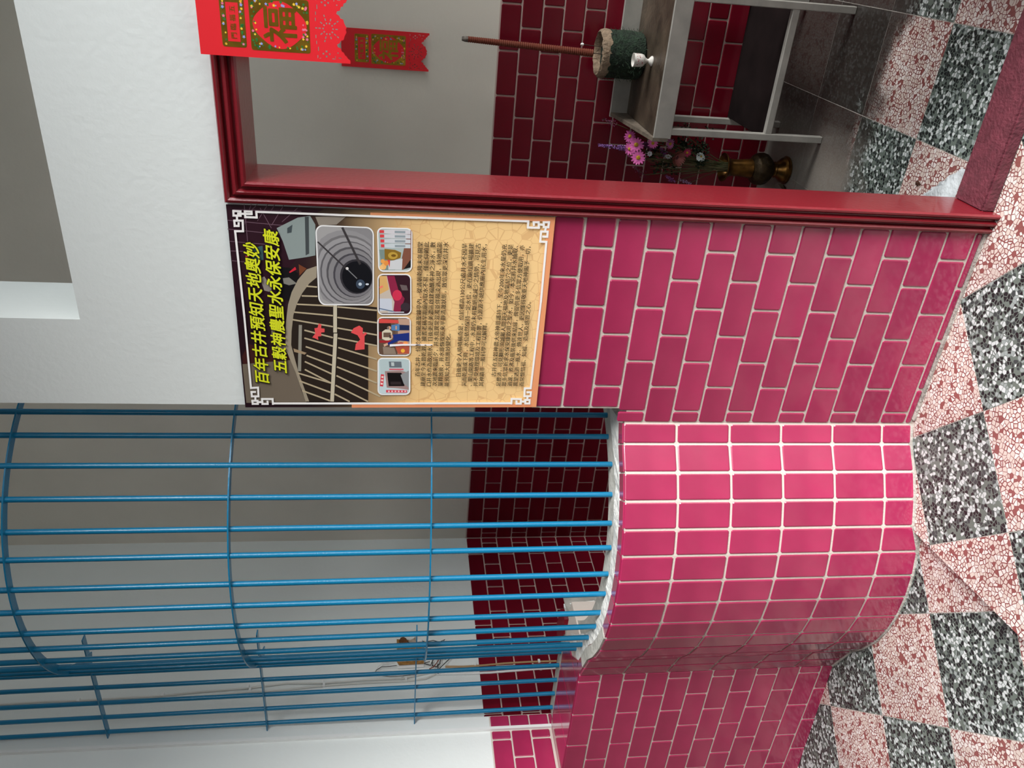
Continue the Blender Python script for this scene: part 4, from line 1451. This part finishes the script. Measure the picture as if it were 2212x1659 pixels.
PINK, DPINK = (0.80, 0.15, 0.48), (0.30, 0.02, 0.14)
flower(*g4(745, 495), 1.46, 0.031, [PINK], 'pink daisy with yellow centre, highest and nearest the table corner')
flower(*g4(635, 565), 1.48, 0.026, [PINK], 'pink daisy half hidden behind the highest pink daisies')
flower(*g4(780, 715), 1.44, 0.031, [PINK], 'fully open pink daisy lowest of the top cluster')
flower(*g4(655, 660), 1.49, 0.024, [(0.55, 0.10, 0.32)], 'pink daisy seen edge-on at the outer side of the top cluster', face=Vector((-.6, -.5, .4)))
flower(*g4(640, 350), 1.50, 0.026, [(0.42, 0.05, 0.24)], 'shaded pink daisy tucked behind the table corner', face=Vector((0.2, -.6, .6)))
flower(*g4(1030, 470), 1.43, 0.022, [PINK], 'pink daisy partly behind the table leg top')
flower(*g4(1330, 480), 1.44, 0.022, [(0.55, 0.16, 0.38)], 'mauve daisy against the table leg above the white flower', face=Vector((.2, -.5, .8)))
flower(*g4(1615, 632), 1.43, 0.0175, [(0.36, 0.01, 0.07)], 'small crimson daisy with yellow centre in the middle of the bunch', npet=16)
flower(*g4(1095, 745), 1.47, 0.012, [(0.22, 0.01, 0.04)], 'tiny dark red daisy low in the bunch', npet=12)
flower(*g4(1195, 130), 1.50, 0.014, [(0.25, 0.005, 0.02)], 'small dark red daisy seen between the table legs', npet=14)
flower(*g4(1430, 710), 1.42, 0.034, [(0.40, 0.13, 0.10), (0.36, 0.11, 0.10)], 'wilting salmon pink gerbera drooping in the bunch', name='gerbera', npet=22, layers=2, center=(0.14, 0.04, 0.05), face=Vector((-.05, -.75, -.35)), cup_=0.5)
flower(*g4(1860, 690), 1.43, 0.021, [(0.72, 0.76, 0.74), (0.72, 0.76, 0.74)], 'white chrysanthemum just above the vase mouth', name='chrysanthemum', npet=14, layers=2, center=(0.60, 0.62, 0.50), face=Vector((-.2, -.7, .7)), cup_=0.5)
flower(*g4(1290, 690), 1.45, 0.017, [(0.60, 0.60, 0.62)], 'pale white daisy behind the wilting gerbera', npet=10, center=(0.3, 0.3, 0.2), face=Vector((-.6, -.6, .2)))
flower(*g4(975, 650), 1.45, 0.011, [(0.62, 0.60, 0.66)], 'little white bloom below the pink daisies', npet=8, center=(0.4, 0.4, 0.3))
flower(*g4(1060, 395), 1.42, 0.010, [(0.70, 0.70, 0.68)], 'little white bloom on the top of the table leg', npet=8, center=(0.5, 0.5, 0.4))


def spray(a, b, y, n, r, m, label, name='statice', spread=0.012, cat='flower', root=True):
    A, B = at(*a, 1, y), at(*b, 1, y)
    e = empty(name, tuple(B), label=label, cat=cat)
    mb = MB()
    for k in range(n):
        t = random.random()
        s = spread * (0.35 + 0.65 * t)
        p = A.lerp(B, t) - B + Vector((random.uniform(-s, s), random.uniform(-s, s), random.uniform(-s, s)))
        d1 = Vector((random.uniform(-1, 1), random.uniform(-1, 1), random.uniform(-1, 1))).normalized() * r
        d2 = d1.orthogonal().normalized() * r * 0.6
        mb.add([p - d1, p + d2, p + d1, p - d2], [(0, 1, 2, 3)])
    mb.build('florets', m, e)
    tip_ = A - B
    rt = MOUTH + Vector((random.uniform(-.015, .015), random.uniform(-.015, .015), -0.05)) - B
    MB().tube([tip_, Vector((0, 0, 0)), rt * 0.5 + Vector((0, 0, 0.02)), rt], 0.0013, 5).build('stem', stem_m, e)
    return e


lav = mat('lavender_petal', (0.22, 0.09, 0.30), 0.7)
mauve = mat('mauve_petal', (0.20, 0.05, 0.20), 0.7)
spray(g4(110, 500), g4(560, 560), 1.48, 170, 0.0055, lav, 'spike of small lavender flowers pointing up beyond the daisies')
spray(g4(170, 60), g4(370, 130), 1.52, 60, 0.004, mat('maroon_floret', (0.10, 0.01, 0.045), 0.8), 'faint maroon flower spray by the table back corner', spread=0.016)
spray(g4(1250, 1020), g4(1390, 1130), 1.40, 60, 0.005, mauve, 'mauve floret spray hanging low over the door jamb side')
spray(g4(1490, 1090), g4(1660, 1150), 1.40, 36, 0.005, mat('pale_mauve', (0.34, 0.18, 0.34), 0.7), 'pale mauve spray lowest beside the door jamb', spread=0.010)
spray(g4(700, 880), g4(900, 1010), 1.47, 70, 0.004, MATS['maroon_floret'], 'dry maroon spray trailing under the pink daisies', spread=0.02)
spray(g4(880, 470), g4(1040, 560), 1.46, 120, 0.006, mat('plum_petal', (0.13, 0.025, 0.09), 0.7), 'plum coloured flower mass behind the daisies', spread=0.018)
spray(g4(1160, 560), g4(1260, 660), 1.47, 60, 0.0055, mauve, 'mauve florets between the daisies and the gerbera', spread=0.014)
fol = empty('foliage', tuple(MOUTH), label='dark leaves and thin dry stalks filling the vase bunch', cat='foliage')
mb = MB()
for (x, y, n, s, yy) in ((1560, 520, 190, 0.024, 1.50), (1850, 560, 170, 0.022, 1.50), (1850, 760, 60, 0.014, 1.44), (1050, 600, 70, 0.018, 1.51), (1250, 800, 60, 0.02, 1.50), (1290, 160, 26, 0.012, 1.52), (1600, 220, 30, 0.012, 1.52), (1690, 250, 18, 0.010, 1.52), (1980, 260, 10, 0.008, 1.52), (1130, 860, 40, 0.016, 1.47), (1400, 880, 40, 0.016, 1.47), (1000, 640, 30, 0.02, 1.50)):
    c = at(*g4(x, y), 1, yy) - MOUTH
    for k in range(n):
        p = c + Vector((random.gauss(0, s), random.gauss(0, s), random.gauss(0, s)))
        d1 = Vector((random.uniform(-1, 1), random.uniform(-1, 1), random.uniform(-.6, 1))).normalized() * random.uniform(0.010, 0.022)
        d2 = d1.orthogonal().normalized() * random.uniform(0.003, 0.0065)
        mb.add([p, p + d1 * 0.5 + d2, p + d1, p + d1 * 0.5 - d2], [(0, 1, 2, 3)])
tag(mb.build('leaves', leaf_m, fol), kind='stuff')
mb = MB()
for k in range(60):
    a = Vector((random.uniform(-.025, .025), random.uniform(-.025, .025), -0.05))
    b = at(*g4(random.uniform(900, 1700), random.uniform(620, 1010)), 1, random.uniform(1.42, 1.5)) - MOUTH
    mb.tube([a, a.lerp(b, 0.5) + Vector((0, 0, 0.012)), b], 0.0011, 4)
tag(mb.build('stalks', mat('dry_stalk', (0.10, 0.085, 0.035), 0.8), fol), kind='stuff')

# ---------------------------------------------------------------- wiring on the left wall
WLX = -2.679


def onwall(X, Y, off=0.0):
    return at(X, Y, 0, WLX + off)


def g3(x, y):
    return (800 + x / 7.373, 1340 + y / 7.373)


u0 = onwall(887, 1410)
unit = empty('wired_fitting', tuple(u0), label='rusty broken electrical fitting with loose wires on the left wall', cat='electrical fitting')
amber = mat('amber_plate', (0.30, 0.15, 0.035), 0.55, mottle=0.45, mscale=60)
rust = mat('rusty_metal', (0.13, 0.05, 0.014), 0.6, metal=0.3, mottle=0.5, mscale=80)


def wallplate(name, px, t0, t1, m, conv=g3):
    a = [onwall(*conv(x, y), t0) - u0 for x, y in px]
    b = [onwall(*conv(x, y), t1) - u0 for x, y in px]
    n = len(px)
    mb = MB().add(a + b, [tuple(range(n)), tuple(range(2 * n - 1, n - 1, -1))] + [(i, n + i, n + (i + 1) % n, (i + 1) % n) for i in range(n)])
    return mb.build(name, m, unit)


wallplate('plate', [(420, 300), (860, 330), (860, 610), (850, 690), (460, 715), (420, 660)], 0.0, 0.016, amber)
wallplate('back_plate', [(415, 640), (860, 620), (850, 745), (440, 770)], 0.0, 0.008, white_strip)
wallplate('spool', [(455, 330), (480, 280), (525, 262), (570, 285), (595, 335), (585, 390), (540, 420), (480, 400)], 0.016, 0.045, rust)
wallplate('bracket', [(600, 330), (680, 290), (720, 262), (725, 330), (830, 310), (830, 360), (650, 400)], 0.016, 0.034, mat('scorched_plastic', (0.36, 0.30, 0.24), 0.6, mottle=0.5, mscale=50))
wallplate('terminal', [(725, 300), (820, 295), (825, 335), (730, 345)], 0.034, 0.042, white_strip)
black_wire = mat('black_wire', (0.012, 0.010, 0.010), 0.5)
for pts, m, r in (([(900, 340), (1000, 320), (1100, 345), (1190, 305), (1140, 360)], black_wire, .0022), ([(860, 680), (950, 655)], black_wire, .0022), ([(860, 690), (960, 715), (990, 640), (1060, 600)], black_wire, .0026), ([(990, 640), (985, 720), (1050, 740), (1110, 690), (1115, 610), (1060, 590)], black_wire, .0026),
                  ([(940, 775), (1010, 740), (1070, 660), (1110, 590)], mat('copper_wire', (0.20, 0.05, 0.03), 0.5), .003), ([(1120, 610), (1200, 620), (1290, 575)], black_wire, .0022), ([(1100, 770), (1180, 690), (1290, 585)], black_wire, .0022), ([(1075, 690), (1080, 850), (1040, 830)], black_wire, .0026),
                  ([(420, 640), (330, 660), (240, 640), (130, 730), (70, 810)], white_strip, .0024), ([(420, 720), (300, 735), (180, 740), (100, 790), (60, 860), (130, 880), (320, 895), (520, 885), (740, 860)], black_wire, .0018), ([(240, 600), (235, 690), (300, 700)], white_strip, .0024)):
    pp = []
    for i in range(len(pts)):
        pp.append(onwall(*g3(*pts[i]), 0.018 + 0.012 * (i % 2)) - u0)
    MB().tube(pp, r, 6).build('wire', m, unit)


def cable(name, pix, r, m, label, off=0.006, clips=()):
    P_ = [onwall(x, y, off) for x, y in pix]
    e = empty(name, tuple(P_[0]), label=label, cat='cable')
    MB().tube([p - P_[0] for p in P_], r, 8).build('cord', m, e, smooth=True)
    for (x, y) in clips:
        c = onwall(x, y, 0.0) - P_[0]
        MB().box(c.x - 0.001, c.x + 0.013, c.y - 0.010, c.y + 0.010, c.z - 0.006, c.z + 0.006).build('clip', white_strip, e)
    return e


cab = mat('cream_cable', (0.66, 0.66, 0.62), 0.5)
cable('wall_cable', [(0, 1522), (90, 1516), (180, 1513), (260, 1508), (350, 1503), (440, 1494), (535, 1487), (620, 1476), (700, 1476), (790, 1469), (870, 1466), (930, 1453), (960, 1452)], 0.0045, cab, 'cream cable climbing the left wall, upper of the pair', clips=[(170, 1514), (352, 1502), (536, 1485), (697, 1475), (869, 1463)])
cable('wall_cable', [(0, 1531), (120, 1524), (300, 1517), (450, 1503), (540, 1494), (620, 1490), (700, 1481), (790, 1475), (880, 1471), (920, 1466), (943, 1455)], 0.0045, cab, 'cream cable climbing the left wall, lower of the pair', clips=[(540, 1492), (700, 1481), (877, 1469)])
cable('wall_cable', [(943, 1456), (1005, 1455), (1060, 1453), (1110, 1449), (1160, 1445), (1200, 1443)], 0.0065, white_strip, 'white cable crossing the red tiles of the left wall', clips=[(1004, 1455), (1168, 1446)])
cable('wall_cable', [(962, 1440), (1000, 1440), (1048, 1437), (1090, 1433), (1140, 1430), (1202, 1428)], 0.0055, mat('yellowed_cable', (0.42, 0.27, 0.13), 0.5), 'yellowed cable crossing the red tiles above the white one', clips=[(1026, 1437), (1164, 1430)])

# ---------------------------------------------------------------- small marks on the floor
patch = [(2062, 429), (2030, 427), (1990, 426), (1996, 418), (2006, 414), (2012, 405), (2024, 402), (2030, 393), (2044, 388), (2050, 379), (2064, 374), (2078, 363), (2086, 366)]
pts = [at(x, y, 2, 0.0) for x, y in patch]
cpt = sum(pts, Vector()) / len(pts)
vs = [p + Vector((0, 0, 0.0004)) for p in pts] + [p.lerp(cpt, 0.35) + Vector((0, 0, random.uniform(0.002, 0.005))) for p in pts] + [cpt + Vector((0.01, -0.03, 0.006))]
n = len(pts)
o = link('cement_patch', mesh('cement_patch', vs, [(i, (i + 1) % n, n + (i + 1) % n, n + i) for i in range(n)] + [(n + i, n + (i + 1) % n, 2 * n) for i in range(n)], True), floor, mat('pale_cement', (0.52, 0.55, 0.57), 0.85, bump=0.6, bscale=60, mottle=0.25, mscale=18))
b0 = at(1984, 396, 2, 0.0)
lf = MB()
for k in range(9):
    a = 2 * PI * k / 9
    r1, r2 = random.uniform(0.006, 0.014), random.uniform(0.006, 0.014)
    lf.add([(0, 0, 0.006), (r1 * math.cos(a), 1.5 * r1 * math.sin(a), 0.002), (r2 * math.cos(a + 0.8), 1.5 * r2 * math.sin(a + 0.8), 0.003)], [(0, 1, 2)])
o = lf.build('dead_leaf', mat('brown_leaf', (0.05, 0.014, 0.004), 0.8))
o.location = b0
tag(o, 'small shrivelled brown leaf on the floor by the door jamb foot', 'leaf')
